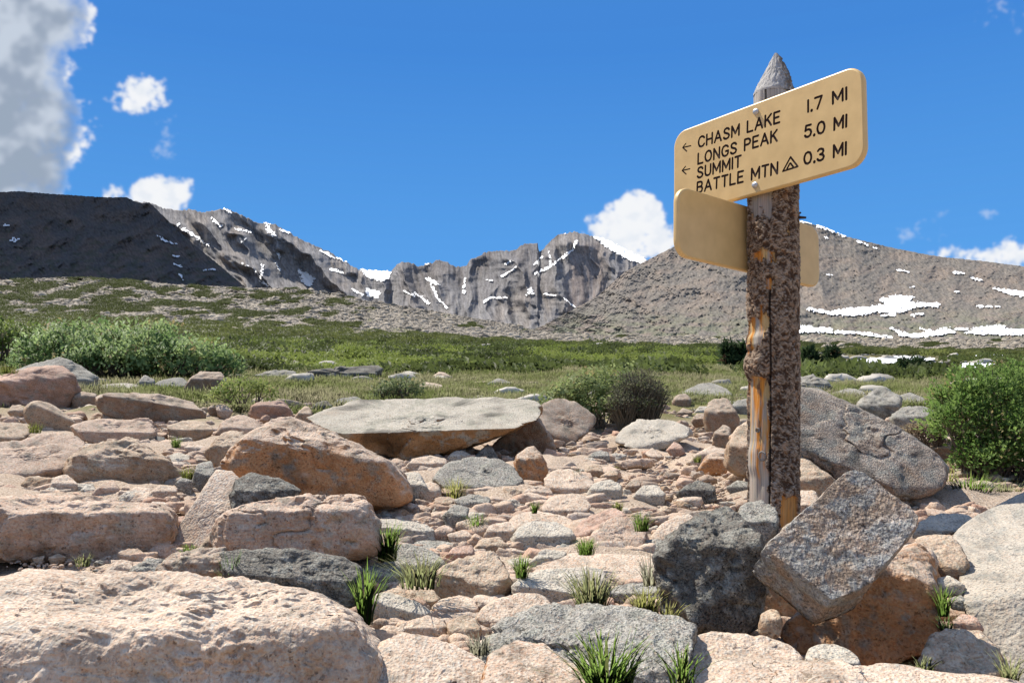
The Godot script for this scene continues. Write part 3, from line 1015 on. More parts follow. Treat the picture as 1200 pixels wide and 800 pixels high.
func bush(called: String, label: String, cat: String, lobes: Array, d0: float, o := {}) -> void:
	# lobes: picture x, y of the middle, half width, half height in picture points, depth offset in metres
	var base: Array = o.get("foot", [lobes[0][0], lobes[0][1] + lobes[0][3]])
	var where := at(base[0], base[1], d0)
	var t := thing(called, where)
	tag(t, label, cat, o.get("group", ""))
	var r := RandomNumberGenerator.new()
	r.seed = hash(label)
	var leaf: float = o.get("leaf", 0.03)
	var mesh := leaf_mesh(o.get("per", 9), 3 + hash(label) % 90, Vector3.ONE * leaf * 1.5, leaf, o.get("slim", 0.3), 0.35)
	var dens: float = o.get("dense", 1.0)
	var c0: Color = o.get("dark", Color(0.07, 0.12, 0.03))
	var c1: Color = o.get("light", Color(0.15, 0.22, 0.065))
	var xf := []
	var cols := []
	var st := SurfaceTool.new()
	st.begin(Mesh.PRIMITIVE_TRIANGLES)
	for L: Array in lobes:
		var d: float = d0 + L[4]
		var s := d / FOCAL
		var mid := at(L[0], L[1], d) - where
		var rx: float = L[2] * s
		var ry: float = L[3] * s
		var rz: float = minf(rx, ry * 2.2) * o.get("deep", 1.0)
		var n := int(dens * (rx * ry + rx * rz + ry * rz) / (leaf * leaf) * 1.35)
		for k in n:
			var e := Vector3(r.randfn(), r.randfn(), r.randfn()).normalized()
			if e.y < -0.5: e.y = -e.y * 0.5
			var lump := 1.0 + n_mid.get_noise_3dv(e * 1.7 + mid * 3.0) * 0.34 + n_fine.get_noise_3dv(e * 5.0 + mid) * 0.16
			var depth := 1.0 - pow(r.randf(), 2.0) * 0.45
			var q := mid + Vector3(e.x * rx, e.y * ry, e.z * rz) * lump * depth
			var gap := n_mid.get_noise_3dv(q * (0.5 / (leaf * 4.0)) + Vector3(9, 9, 9))
			if gap < -0.28 and depth > 0.7: continue
			var f := r.randf_range(0.75, 1.2)
			var c := c0.lerp(c1, clampf(0.5 + gap * 1.3 + r.randf_range(-0.35, 0.35), 0, 1)) * f
			if r.randf() < o.get("odd", 0.04): c = o.get("odd_color", Color(0.3, 0.25, 0.12))
			var up := (Vector3(e.x / rx, e.y / ry, e.z / rz).normalized() * 0.8 + Vector3(0, 1.0, 0)).normalized()
			var b := Basis(Quaternion(Vector3.UP, up)) * Basis(Vector3.UP, r.randf() * TAU)
			xf.append(Transform3D(b.scaled(Vector3.ONE * r.randf_range(0.7, 1.25)), q))
			cols.append(c)
		for k in int(o.get("stems", 14)):
			var e := Vector3(r.randfn() * 0.7, absf(r.randfn()) + 0.3, r.randfn() * 0.7).normalized()
			var tip := mid + Vector3(e.x * rx, e.y * ry, e.z * rz) * r.randf_range(0.85, 1.08)
			var root := Vector3(lerpf(0.0, mid.x, 0.8) + r.randf_range(-0.3, 0.3) * rx, -0.03, mid.z * 0.8)
			twig(st, root, tip, leaf * 0.22 * o.get("stem", 1.0), leaf * 0.06)
	st.generate_normals()
	part("stem", st.commit(), mats["twig"] if not o.has("bark") else plain("twig " + called, o["bark"], 0.9), t)
	scatter("foliage", mesh, mats["leaf"], t, xf, cols)

func twig(st: SurfaceTool, a: Vector3, b: Vector3, r0: float, r1: float) -> void:
	var z := (b - a).normalized()
	var x := z.cross(Vector3(0.3, 0.1, 1)).normalized()
	var y := z.cross(x)
	for k in 4:
		var p := cos(k * TAU / 4) * x + sin(k * TAU / 4) * y
		var q := cos((k + 1) * TAU / 4) * x + sin((k + 1) * TAU / 4) * y
		for v: Vector3 in [a + p * r0, b + p * r1, a + q * r0, a + q * r0, b + p * r1, b + q * r1]: st.add_vertex(v)

func krummholz(label: String, px: float, py: float, w: float, h: float, d: float) -> void:
	# a wind-bent dwarf conifer: a thin trunk, and sprays of needles on drooping limbs
	var s := d / FOCAL
	var where := at(px, py, d)
	var t := thing("dwarf_conifer", where)
	tag(t, label, "conifer", "dwarf conifers at the edge of the meadow")
	var r := RandomNumberGenerator.new()
	r.seed = hash(label)
	var st := SurfaceTool.new()
	st.begin(Mesh.PRIMITIVE_TRIANGLES)
	var xf := []
	var cols := []
	var tops := maxi(2, int(w / 6.0))
	for k in tops:
		var x := r.randf_range(-0.42, 0.42) * w * s
		var z := r.randf_range(-0.2, 0.2) * w * s
		var tall := h * s * r.randf_range(0.35, 0.95)
		twig(st, Vector3(x * 0.7, -0.05, z * 0.7), Vector3(x, tall, z), 0.035, 0.006)
		for j in 110:
			var f := pow(r.randf(), 0.8)
			var an := r.randf() * TAU
			var rad := (1.0 - f * 0.85) * w * s * 0.26 * sqrt(r.randf())
			var q := Vector3(x * (0.7 + 0.3 * f) + cos(an) * rad, f * tall, z + sin(an) * rad)
			var b := Basis(Quaternion(Vector3.UP, Vector3(cos(an), 0.7, sin(an)).normalized())) * Basis(Vector3.UP, r.randf() * TAU)
			xf.append(Transform3D(b.scaled(Vector3.ONE * r.randf_range(0.7, 1.4)), q))
			var g := r.randf_range(0.7, 1.4)
			cols.append(Color(0.04, 0.068, 0.026) * g if r.randf() > 0.05 else Color(0.16, 0.09, 0.045))
	st.generate_normals()
	part("trunk", st.commit(), mats["twig"], t)
	scatter("crown", leaf_mesh(12, 5, Vector3.ONE * 0.05, 0.13, 0.13, 0.6), mats["leaf"], t, xf, cols)

func meadow() -> void:
	var r := RandomNumberGenerator.new()
	r.seed = 31
	# short alpine turf behind the rocks
	var grass := tuft_mesh(8, 26, 0.07, 0.085, 0.006, 0.7, Color(1, 1, 1), Color(1.25, 1.2, 1.1), 2)
	var xf := []
	var cols := []
	for k in 52000:
		var d := exp(r.randf_range(log(6.8), log(24.0)))
		var px := r.randf_range(-120, 1320)
		if d < 8.6 + n_mid.get_noise_2d(px * 0.02, d) * 2.0 + (0.8 if px > 640 else 0.0): continue
		var x := (px - 600.0) / FOCAL * d
		var q := Vector3(x, ground_y(x, -d) - 0.01, -d)
		var a := n_mid.get_noise_2d(x * 0.7, d * 0.7)
		if a < -0.42: continue
		var s := r.randf_range(0.6, 1.5) * (1.0 + d * 0.02)
		xf.append(Transform3D(Basis(Vector3.UP, r.randf() * TAU).scaled(Vector3(s * 1.3, s * r.randf_range(0.6, 1.2), s * 1.3)), q))
		cols.append(Color(0.27, 0.35, 0.12).lerp(Color(0.50, 0.49, 0.33), clampf(0.45 + a * 1.4 + r.randf_range(-0.3, 0.3), 0, 1)) * r.randf_range(0.8, 1.15))
	scatter("meadow_grass", grass, mats["grass blade"], self, xf, cols)
	# the willow thicket beyond it
	var sprig := leaf_mesh(42, 15, Vector3(0.15, 0.11, 0.15), 0.075, 0.3, 0.4)
	xf = []
	cols = []
	for k in 26000:
		var d := exp(r.randf_range(log(11.5), log(66.0)))
		var px := r.randf_range(-200, 1400)
		var near := lerpf(14.0, 19.0, smoothstep(200.0, 640.0, px))
		near = lerpf(near, 21.0, smoothstep(640.0, 900.0, px))
		var x := (px - 600.0) / FOCAL * d
		var a := n_mid.get_noise_2d(x * 0.16, d * 0.22)
		if d < near + a * 4.0: continue
		if d > 40.0 and a < (d - 40.0) * 0.012 - 0.1: continue
		if px > 930.0: continue
		var s := r.randf_range(0.6, 1.15) * (0.55 + d * 0.016)
		var mound := maxf(0.0, n_mid.get_noise_2d(x * 0.35 + 30.0, d * 0.3)) * 0.5 * (0.6 + d * 0.02)
		xf.append(Transform3D(Basis(Vector3.UP, r.randf() * TAU).scaled(Vector3(s * 1.35, s * 0.8, s * 1.35)), Vector3(x, ground_y(x, -d) + 0.04 + mound * r.randf(), -d)))
		var dark := maxf(smoothstep(-0.02, 0.16, n_mid.get_noise_2d(x * 0.11 + 60.0, d * 0.10)), smoothstep(34.0, 48.0, d + a * 14.0) * 0.8)
		cols.append(Color(0.128, 0.176, 0.035).lerp(Color(0.189, 0.224, 0.066), r.randf()).lerp(Color(0.032, 0.045, 0.018), dark * 0.85) * r.randf_range(0.8, 1.2))
	scatter("willow_thicket", sprig, mats["leaf"], self, xf, cols)
	# low dark mats of brush on the hillside
	var mat_mesh := leaf_mesh(90, 19, Vector3(0.8, 0.24, 0.8), 0.26, 0.34, 0.5)
	xf = []
	cols = []
	var stones := []
	var tints := []
	for k in 60000:
		var px := r.randf_range(-250, 1450)
		var t := pow(r.randf(), 0.75)
		var low := along([-320, 393, 60, 393, 600, 406, 1140, 419, 1520, 419], px)
		var top := along(SKY_NEAR, px)
		var py := lerpf(low, top, t)
		var d := lerpf(66.0, along([-320, 330, 350, 380, 640, 520, 900, 460, 1520, 460], px), t)
		var lump := n_mid.get_noise_2d(px * 0.05, py * 0.12)
		d *= 1.0 - lump * 0.045 * smoothstep(0.0, 0.15, t)
		var green := n_mid.get_noise_2d(px * 0.018 + 70.0, py * 0.075)
		var brush := green * 1.3 + smoothstep(460.0, 60.0, px) * 0.27 + smoothstep(0.45, 0.1, t) * 0.42 - 0.27 + n_mid.get_noise_2d(px * 0.055, py * 0.3) * 0.55
		if px > 420 and px < 900: brush -= smoothstep(0.12, 0.4, t) * 0.5
		if px > 900: brush -= 0.1 + smoothstep(0.5, 0.8, t) * 0.2
		if brush + r.randf_range(-0.1, 0.1) > 0.0:
			if k % 2 == 0 or t < 0.3:
				var s := r.randf_range(0.6, 1.25) * (0.55 + d * 0.0016)
				xf.append(Transform3D(Basis(Vector3.UP, r.randf() * TAU).scaled(Vector3(s * 1.4, s * r.randf_range(0.8, 1.3), s * 1.4)), at(px, py, d) + Vector3(0, 0.15, 0)))
				cols.append(Color(0.055, 0.068, 0.024).lerp(Color(0.12, 0.14, 0.045), r.randf() * smoothstep(0.5, 0.1, t)) * r.randf_range(0.75, 1.25))
		elif k % 2 == 0:
			var s := r.randf_range(0.3, 0.75) * (0.35 + d * 0.0035) * (1.0 if r.randf() < 0.95 else 2.6)
			stones.append(Transform3D(Basis.from_euler(Vector3(r.randf() * 0.6, r.randf() * TAU, r.randf() * 0.6)).scaled(Vector3(s, s * 0.75, s)), at(px, py, d)))
			tints.append(Color(0.31, 0.27, 0.215) * r.randf_range(0.5, 1.35))
	for k in 3000:
		var px := r.randf_range(-200, 1400)
		var d := exp(r.randf_range(log(15.0), log(70.0)))
		var x := (px - 600.0) / FOCAL * d
		var a := n_mid.get_noise_2d(x * 0.2 + 15.0, d * 0.16)
		if (px > 945 and px < 1120 and d > 18.5 and d < 68.0) or (px >= 1110 and px < 1182 and d > 17.5 and d < 32.0): continue
		if a < (0.16 if px < 880.0 else 0.02): continue
		var s := r.randf_range(0.22, 0.5) * (0.7 + d * 0.012)
		xf.append(Transform3D(Basis(Vector3.UP, r.randf() * TAU).scaled(Vector3(s * 1.3, s * r.randf_range(0.8, 1.5), s * 1.3)), Vector3(x, ground_y(x, -d) + 0.05, -d)))
		cols.append(Color(0.05, 0.066, 0.022).lerp(Color(0.12, 0.155, 0.05), pow(r.randf(), 1.5)) * r.randf_range(0.75, 1.25))
	for k in 1500:
		var px := r.randf_range(-200, 1400)
		var d := exp(r.randf_range(log(9.0), log(70.0)))
		var x := (px - 600.0) / FOCAL * d
		if n_mid.get_noise_2d(x * 0.25 + 90.0, d * 0.2) < 0.12 - (0.2 if px > 850.0 else 0.0): continue
		var s := 0.07 * pow(6.0, pow(r.randf(), 2.4)) * (0.7 + d * 0.016)
		stones.append(Transform3D(Basis.from_euler(Vector3(r.randf() * 0.6, r.randf() * TAU, r.randf() * 0.6)).scaled(Vector3(s * 1.4, s * 0.8, s)), Vector3(x, ground_y(x, -d) + s * 0.15, -d)))
		tints.append(Color(0.40, 0.37, 0.32) * r.randf_range(0.7, 1.25))
	scatter("dwarf_brush", mat_mesh, mats["leaf"], self, xf, cols)
	scatter("scree_stones", loose_stone(3, 4, ""), mats["far stone"], self, stones, tints)

# ---------- the trail sign ----------
const LETTER := {
	"C": [0.62, [[0.62, 0.8, 0.5, 0.95, 0.32, 1, 0.13, 0.91, 0.03, 0.7, 0, 0.5, 0.03, 0.3, 0.13, 0.09, 0.32, 0, 0.5, 0.05, 0.62, 0.2]]],
	"H": [0.58, [[0, 0, 0, 1], [0.58, 0, 0.58, 1], [0, 0.5, 0.58, 0.5]]],
	"A": [0.68, [[0, 0, 0.34, 1, 0.68, 0], [0.12, 0.33, 0.56, 0.33]]],
	"S": [0.56, [[0.54, 0.82, 0.44, 0.96, 0.28, 1, 0.1, 0.93, 0.04, 0.77, 0.1, 0.61, 0.28, 0.52, 0.46, 0.43, 0.56, 0.26, 0.48, 0.08, 0.28, 0, 0.1, 0.05, 0, 0.18]]],
	"M": [0.72, [[0, 0, 0, 1, 0.36, 0.25, 0.72, 1, 0.72, 0]]],
	"L": [0.5, [[0, 1, 0, 0, 0.5, 0]]],
	"K": [0.56, [[0, 0, 0, 1], [0.54, 1, 0, 0.42], [0.2, 0.62, 0.56, 0]]],
	"E": [0.5, [[0.5, 1, 0, 1, 0, 0, 0.5, 0], [0, 0.52, 0.42, 0.52]]],
	"O": [0.66, [[0.33, 1, 0.13, 0.91, 0.03, 0.7, 0, 0.5, 0.03, 0.3, 0.13, 0.09, 0.33, 0, 0.53, 0.09, 0.63, 0.3, 0.66, 0.5, 0.63, 0.7, 0.53, 0.91, 0.33, 1]]],
	"N": [0.58, [[0, 0, 0, 1, 0.58, 0, 0.58, 1]]],
	"G": [0.64, [[0.62, 0.82, 0.5, 0.95, 0.32, 1, 0.13, 0.91, 0.03, 0.7, 0, 0.5, 0.03, 0.3, 0.13, 0.09, 0.32, 0, 0.52, 0.06, 0.63, 0.2, 0.64, 0.45, 0.4, 0.45]]],
	"P": [0.55, [[0, 0, 0, 1, 0.34, 1, 0.5, 0.9, 0.55, 0.73, 0.5, 0.56, 0.34, 0.47, 0, 0.47]]],
	"U": [0.56, [[0, 1, 0, 0.28, 0.08, 0.08, 0.28, 0, 0.48, 0.08, 0.56, 0.28, 0.56, 1]]],
	"I": [0.0, [[0, 0, 0, 1]]],
	"T": [0.56, [[0, 1, 0.56, 1], [0.28, 1, 0.28, 0]]],
	"B": [0.54, [[0, 0, 0, 1, 0.33, 1, 0.47, 0.92, 0.51, 0.77, 0.46, 0.6, 0.33, 0.53, 0, 0.53], [0.33, 0.53, 0.5, 0.44, 0.55, 0.27, 0.49, 0.08, 0.35, 0, 0, 0]]],
	"1": [0.0, [[0, 0, 0, 1]]],
	"7": [0.52, [[0, 1, 0.52, 1, 0.18, 0]]],
	"5": [0.55, [[0.5, 1, 0.08, 1, 0.03, 0.57, 0.16, 0.64, 0.32, 0.64, 0.49, 0.54, 0.55, 0.34, 0.48, 0.11, 0.3, 0, 0.1, 0.04, 0, 0.17]]],
	"0": [0.62, [[0.31, 1, 0.12, 0.91, 0.03, 0.7, 0, 0.5, 0.03, 0.3, 0.12, 0.09, 0.31, 0, 0.5, 0.09, 0.59, 0.3, 0.62, 0.5, 0.59, 0.7, 0.5, 0.91, 0.31, 1]]],
	"3": [0.54, [[0.03, 0.87, 0.13, 0.98, 0.28, 1, 0.45, 0.92, 0.5, 0.76, 0.42, 0.59, 0.22, 0.53], [0.22, 0.53, 0.45, 0.46, 0.54, 0.28, 0.46, 0.08, 0.28, 0, 0.1, 0.04, 0, 0.17]]],
	".": [0.0, [[0, 0, 0.005, 0.03]]],
	" ": [0.3, []],
}

func plate(w: float, h: float, corner: float, thick: float, bevel: float) -> ArrayMesh:
	# a board with rounded corners and eased edges; its face lies at z = 0
	var rings := []
	for e: Array in [[bevel, -thick], [bevel * 0.3, -thick + bevel * 0.3], [0.0, -thick + bevel], [0.0, -bevel], [bevel * 0.3, -bevel * 0.3], [bevel, 0.0]]:
		var ring := PackedVector3Array()
		for c in 4:
			var mx := (w * 0.5 - corner) * (1 if c == 0 or c == 3 else -1)
			var my := (h * 0.5 - corner) * (1 if c < 2 else -1)
			for k in 11:
				var an := (c + k / 10.0) * PI / 2
				ring.append(Vector3(mx + cos(an) * (corner - e[0]), my + sin(an) * (corner - e[0]), e[1]))
		rings.append(ring)
	var st := SurfaceTool.new()
	st.begin(Mesh.PRIMITIVE_TRIANGLES)
	var n: int = rings[0].size()
	for k in rings.size() - 1:
		st.set_smooth_group(0)
		for i in n:
			var j := (i + 1) % n
			for v: Vector3 in [rings[k][i], rings[k + 1][i], rings[k][j], rings[k][j], rings[k + 1][i], rings[k + 1][j]]: st.add_vertex(v)
	st.set_smooth_group(4294967295)
	for i in n:
		var j := (i + 1) % n
		for v: Vector3 in [Vector3.ZERO, rings[5][j], rings[5][i]]: st.add_vertex(v)
		for v: Vector3 in [Vector3(0, 0, -thick), rings[0][i], rings[0][j]]: st.add_vertex(v)
	st.generate_normals()
	return st.commit()

func groove(a: Vector2, b: Vector2, wide: float) -> ArrayMesh:
	# a routed stroke with round ends
	var st := SurfaceTool.new()
	st.begin(Mesh.PRIMITIVE_TRIANGLES)
	st.set_smooth_group(4294967295)
	var z := (b - a).angle()
	var rim := PackedVector2Array()
	for k in 7: rim.append(b + Vector2.from_angle(z - PI / 2 + k * PI / 6) * wide * 0.5)
	for k in 7: rim.append(a + Vector2.from_angle(z + PI / 2 + k * PI / 6) * wide * 0.5)
	var mid := (a + b) * 0.5
	var n := rim.size()
	for i in n:
		var j := (i + 1) % n
		var p := Vector3(rim[i].x, rim[i].y, 0.004)
		var q := Vector3(rim[j].x, rim[j].y, 0.004)
		var dn := Vector3(0, 0, -0.0075)
		for v: Vector3 in [p, q, p + dn, q, q + dn, p + dn, Vector3(mid.x, mid.y, 0.004), q, p, Vector3(mid.x, mid.y, -0.0035), p + dn, q + dn]: st.add_vertex(v)
	st.generate_normals()
	return st.commit()

func sign_frame(tl: Vector3, tr: Vector3, bl: Vector3, br: Vector3) -> Array:
	var u := ((tr - tl) + (br - bl)).normalized()
	var v := (tl - bl) + (tr - br)
	v = (v - u * u.dot(v)).normalized()
	var f := Transform3D(Basis(u, v, u.cross(v)), (tl + tr + bl + br) * 0.25)
	return [f, ((tr - tl) + (br - bl)).dot(u) * 0.5, ((tl - bl) + (tr - br)).dot(v) * 0.5]

func on_board(f: Transform3D, px: float, py: float) -> Vector2:
	var r := ray(px, py)
	var n := f.basis.z
	var p := f.affine_inverse() * (r * (n.dot(f.origin) / n.dot(r)))
	return Vector2(p.x, p.y)

func strokes(text: String, a: Vector2, b: Vector2, cap: float, wide: float) -> Array:
	var total := 0.0
	for i in text.length():
		total += float(LETTER[text[i]][0])
		if i < text.length() - 1: total += 0.27
	var s := (a.distance_to(b)) / (total * cap)
	var dir := (b - a).normalized()
	var up := Vector2(-dir.y, dir.x)
	var x := 0.0
	var out := []
	for i in text.length():
		for line: Array in LETTER[text[i]][1]:
			for k in range(0, line.size() - 2, 2):
				out.append([a + dir * (x + line[k]) * cap * s + up * line[k + 1] * cap, a + dir * (x + line[k + 2]) * cap * s + up * line[k + 3] * cap, wide * (1.25 if text[i] == "." else 1.0)])
		x += float(LETTER[text[i]][0]) + 0.27
	return out

func zoomed(f: Transform3D, x: float, y: float) -> Vector2:
	return on_board(f, 780.0 + x / 4.444, 60.0 + y / 4.444)

func build_sign() -> void:
	var paint := plain("tan sign paint", Color(0.72, 0.50, 0.215), 0.42)
	paint.metallic_specular = 0.45
	var pn := FastNoiseLite.new()
	pn.seed = 3
	pn.frequency = 0.02
	pn.fractal_octaves = 5
	var wear := NoiseTexture2D.new()
	wear.noise = pn
	wear.width = 256
	wear.height = 256
	wear.seamless = true
	var ramp := Gradient.new()
	ramp.set_color(0, Color(0.93, 0.92, 0.90))
	ramp.set_color(1, Color(1, 1, 1))
	wear.color_ramp = ramp
	paint.albedo_texture = wear
	paint.uv1_triplanar = true
	paint.uv1_scale = Vector3.ONE * 2.0
	var brown := plain("routed brown", Color(0.045, 0.024, 0.018), 0.7)
	var steel := plain("galvanised steel", Color(0.5, 0.5, 0.5), 0.45)
	steel.metallic = 0.75

	var F := sign_frame(at(789.5, 156.4, 3.651), at(1012.5, 72.4, 2.977), at(789.5, 253.9, 3.651), at(1012.5, 192.0, 2.977))
	var f: Transform3D = F[0]
	var t := thing("trail_sign", Vector3.ZERO)
	t.transform = f
	tag(t, "tan board with routed brown distances and arrows, bolted across the post", "sign", "tan boards on the post")
	var board := CSGCombiner3D.new()
	board.name = "board"
	t.add_child(board)
	var body := CSGMesh3D.new()
	body.name = "body"
	body.mesh = plate(F[1], F[2], 0.062, 0.024, 0.006)
	body.material = paint
	board.add_child(body)
	var cap := zoomed(f, 168, 535).distance_to(zoomed(f, 168, 588))
	var wide := cap * 0.215
	var all := []
	for e: Array in [["CHASM LAKE", 172, 501, 594, 370], ["1.7 MI", 744, 315, 943, 250], ["LONGS PEAK", 170, 587, 581, 467], ["5.0 MI", 727, 450, 942, 393], ["SUMMIT", 167, 661, 392, 599], ["BATTLE MTN", 165, 737, 583, 637], ["0.3 MI", 723, 590, 940, 536]]:
		all.append_array(strokes(e[0], zoomed(f, e[1], e[2]), zoomed(f, e[3], e[4]), cap, wide))
	for L: Array in [[132, 492, 92, 501], [106, 481, 90, 501], [90, 501, 111, 521], [127, 612, 89, 621], [104, 600, 87, 621], [87, 621, 108, 640]]:
		all.append([zoomed(f, L[0], L[1]), zoomed(f, L[2], L[3]), wide * 0.62])
	for L: Array in [[652, 551, 612, 625], [652, 551, 690, 600], [612, 625, 690, 600], [648, 585, 634, 612], [652, 583, 667, 603]]:
		all.append([zoomed(f, L[0], L[1]), zoomed(f, L[2], L[3]), wide * 0.8])
	var cut := CSGCombiner3D.new()
	cut.name = "lettering"
	cut.operation = CSGShape3D.OPERATION_SUBTRACTION
	board.add_child(cut)
	for L: Array in all:
		var g := CSGMesh3D.new()
		g.name = "stroke"
		g.mesh = groove(L[0], L[1], L[2])
		g.material = brown
		cut.add_child(g, true)
	for q: Array in [[886.4, 131.0], [885.3, 217.0]]:
		var p := on_board(f, q[0], q[1])
		var st := SurfaceTool.new()
		st.begin(Mesh.PRIMITIVE_TRIANGLES)
		var prof := [[0.0115, 0.0005], [0.0115, 0.003], [0.0085, 0.003], [0.0085, 0.009], [0.006, 0.0105], [0.0, 0.0108]]
		for k in prof.size() - 1:
			for i in 12:
				var a0 := i * TAU / 12
				var a1 := (i + 1) * TAU / 12
				var r0: float = prof[k][0]
				var r1: float = prof[k + 1][0]
				var A := Vector3(cos(a0) * r0, sin(a0) * r0, prof[k][1])
				var B := Vector3(cos(a1) * r0, sin(a1) * r0, prof[k][1])
				var C := Vector3(cos(a0) * r1, sin(a0) * r1, prof[k + 1][1])
				var D := Vector3(cos(a1) * r1, sin(a1) * r1, prof[k + 1][1])
				for v: Vector3 in [A, C, B, B, C, D]: st.add_vertex(v)
		st.generate_normals()
		part("bolt", st.commit(), steel, t).position = Vector3(p.x, p.y, 0)

	var G := sign_frame(at(795, 216.5, 3.20), at(961, 266.8, 3.722), at(795, 299.0, 3.20), at(961, 337.6, 3.722))
	var b := thing("trail_sign", Vector3.ZERO)
	b.transform = G[0]
	tag(b, "lower tan board turned away behind the post, its blank back in shade", "sign", "tan boards on the post")
	part("board", plate(G[1], G[2], 0.055, 0.024, 0.006), paint, b)

# ---------- the post ----------
func build_post() -> void:
	var foot := at(906.0, 648.0, 3.4)
	var head := at(906.5, 112.0, 3.4)
	var tip := at(909.0, 62.0, 3.4)
	var axis := (head - foot).normalized()
	var t := thing("sign_post", foot)
	tag(t, "peeling bark-covered log post with a pointed grey top, carrying the boards", "post")
	var X := Vector3.RIGHT - axis * axis.x
	X = X.normalized()
	var Z := X.cross(axis)
	var R := 0.0795
	var H := (head - foot).length()
	var nph := 264
	var nh := 760
	var pos := PackedVector3Array()
	var col := PackedColorArray()
	var bark := PackedByteArray()
	for k in nh + 1:
		var h := H * k / nh
		var py := lerpf(648.0, 112.0, float(k) / nh)
		for i in nph + 1:
			var ph := TAU * (i % nph) / nph # 0 faces the trail (+z), -PI/2 is the sunny side
			var e := ph if ph < PI else ph - TAU
			var c3 := Vector3(cos(ph) * 3.0, h * 14.0, sin(ph) * 3.0)
			var wob := n_low.get_noise_3d(cos(ph) * 1.2, h * 3.0, sin(ph) * 1.2)
			var sx := sin(e) * 29.0 + 907.0 # where that line stands as one looks from the trail
			# where the bark has come away
			var bare := -0.54 + n_mid.get_noise_3d(cos(ph) * 2.2, h * 5.0, sin(ph) * 2.2) * 0.75 + n_fine.get_noise_3d(cos(ph) * 5.0, h * 22.0, sin(ph) * 5.0) * 0.4
			var strip := smoothstep(-0.42, -0.55, e + n_mid.get_noise_1d(h * 9.0) * 0.22) * smoothstep(-2.1, -1.7, e)
			bare += strip * (1.5 * smoothstep(438.0, 462.0, py) * smoothstep(616.0, 590.0, py) + 0.95 * smoothstep(372.0, 392.0, py) + 0.62 * smoothstep(346.0, 300.0, py) * smoothstep(296.0, 312.0, py))
			bare += 1.1 * smoothstep(0.1, 0.3, e + 0.1) * smoothstep(1.3, 0.9, e) * smoothstep(578.0, 592.0, py)
			bare += 0.95 * smoothstep(276.0, 262.0, py) * smoothstep(-0.1, -0.5, e) * smoothstep(-1.5, -1.2, e)
			bare += 1.3 * smoothstep(180.0, 158.0, py)
			bare += 0.75 * smoothstep(0.32, 0.1, absf(e + 0.35)) * (smoothstep(12.0, 5.0, absf(py - 316.0)) + smoothstep(12.0, 5.0, absf(py - 346.0)))
			bare -= strip * (1.6 * smoothstep(22.0, 12.0, absf(py - 440.0 + sin(e * 5.0) * 4.0)) + 1.3 * smoothstep(14.0, 7.0, absf(py - 411.0)) * smoothstep(-0.75, -0.45, e))
			var is_bark := bare < 0.0
			# bark plates: flaky scales wider than they are tall
			var q := Vector3(cos(ph) * 2.9, h * 118.0 + sin(ph * 3.0 + h * 9.0) * 1.2 + n_low.get_noise_3dv(c3 * 0.5) * 5.0, sin(ph) * 2.9)
			q += Vector3(n_mid.get_noise_3dv(c3 * 0.7), n_mid.get_noise_3dv(c3 * 0.7 + Vector3(9, 1, 4)) * 1.6, 0) * 0.6
			var cell := n_cell.get_noise_3dv(q)
			var ridge := n_ridge.get_noise_3dv(Vector3(cos(ph) * 1.5, h * 30.0 + n_mid.get_noise_3dv(c3 * 0.6) * 0.9, sin(ph) * 1.5))
			var plate_ := clampf(smoothstep(-0.95, -0.4, cell) * 0.45 + smoothstep(-0.35, 0.65, ridge) * 0.75, 0.0, 1.0)
			var crust := n_fine.get_noise_3d(cos(ph) * 7.0, h * 150.0, sin(ph) * 7.0)
			var grit := n_mid.get_noise_3d(cos(ph) * 3.2, h * 30.0, sin(ph) * 3.2)
			var rad := R * (0.985 + wob * 0.075) * lerpf(1.0, 0.9, smoothstep(215.0, 140.0, py)) + 0.010 * (smoothstep(16.0, 4.0, absf(py - 438.0)) + smoothstep(12.0, 3.0, absf(py - 410.0)) + 0.8 * smoothstep(22.0, 6.0, absf(py - 545.0))) * smoothstep(-0.1, -0.9, e) * smoothstep(-2.2, -1.6, e)
			var cc: Color
			if is_bark:
				rad += 0.0015 + plate_ * 0.0072 + crust * 0.0022 + grit * 0.0022 + clampf(-bare, 0.0, 0.6) * 0.008
				cc = Color(0.075, 0.044, 0.028).lerp(Color(0.33, 0.25, 0.18), smoothstep(0.35, 1.15, plate_ + crust * 0.45 + grit * 0.35))
				cc = cc.lerp(Color(0.30, 0.155, 0.075), smoothstep(0.18, 0.5, grit) * 0.45)
				cc = cc.lerp(Color(0.40, 0.37, 0.33), smoothstep(0.25, 0.6, crust + wob * 0.3) * 0.45)
			else:
				var grain_ := n_fine.get_noise_3d(cos(ph) * 16.0, h * 2.2, sin(ph) * 16.0)
				var tone := n_mid.get_noise_3d(cos(ph) * 2.0, h * 6.0 + 20.0, sin(ph) * 2.0)
				rad += -0.002 + grain_ * 0.0012
				cc = Color(0.50, 0.345, 0.16).lerp(Color(0.50, 0.20, 0.04), smoothstep(-0.15, 0.2, tone + grain_ * 0.35))
				cc = cc.lerp(Color(0.10, 0.065, 0.05), smoothstep(0.26, 0.42, n_mid.get_noise_3d(cos(ph) * 3.4 + 3.0, h * 9.0, sin(ph) * 3.4)) * 0.85)
				cc = cc.lerp(Color(0.33, 0.31, 0.28), smoothstep(0.0, 0.4, n_mid.get_noise_3d(cos(ph) * 2.4 + 8.0, h * 4.0, sin(ph) * 2.4) + 0.9 * smoothstep(500.0, 590.0, py) * smoothstep(0.0, -0.4, e) + smoothstep(280.0, 240.0, py)) * 0.85)
				cc = cc.lerp(Color(0.40, 0.385, 0.36), smoothstep(176.0, 150.0, py) * 0.8)
				if e > 0.0 and py > 575.0: cc = Color(0.50, 0.24, 0.075).lerp(cc, 0.25)
				cc = cc * (1.0 + grain_ * 0.5)
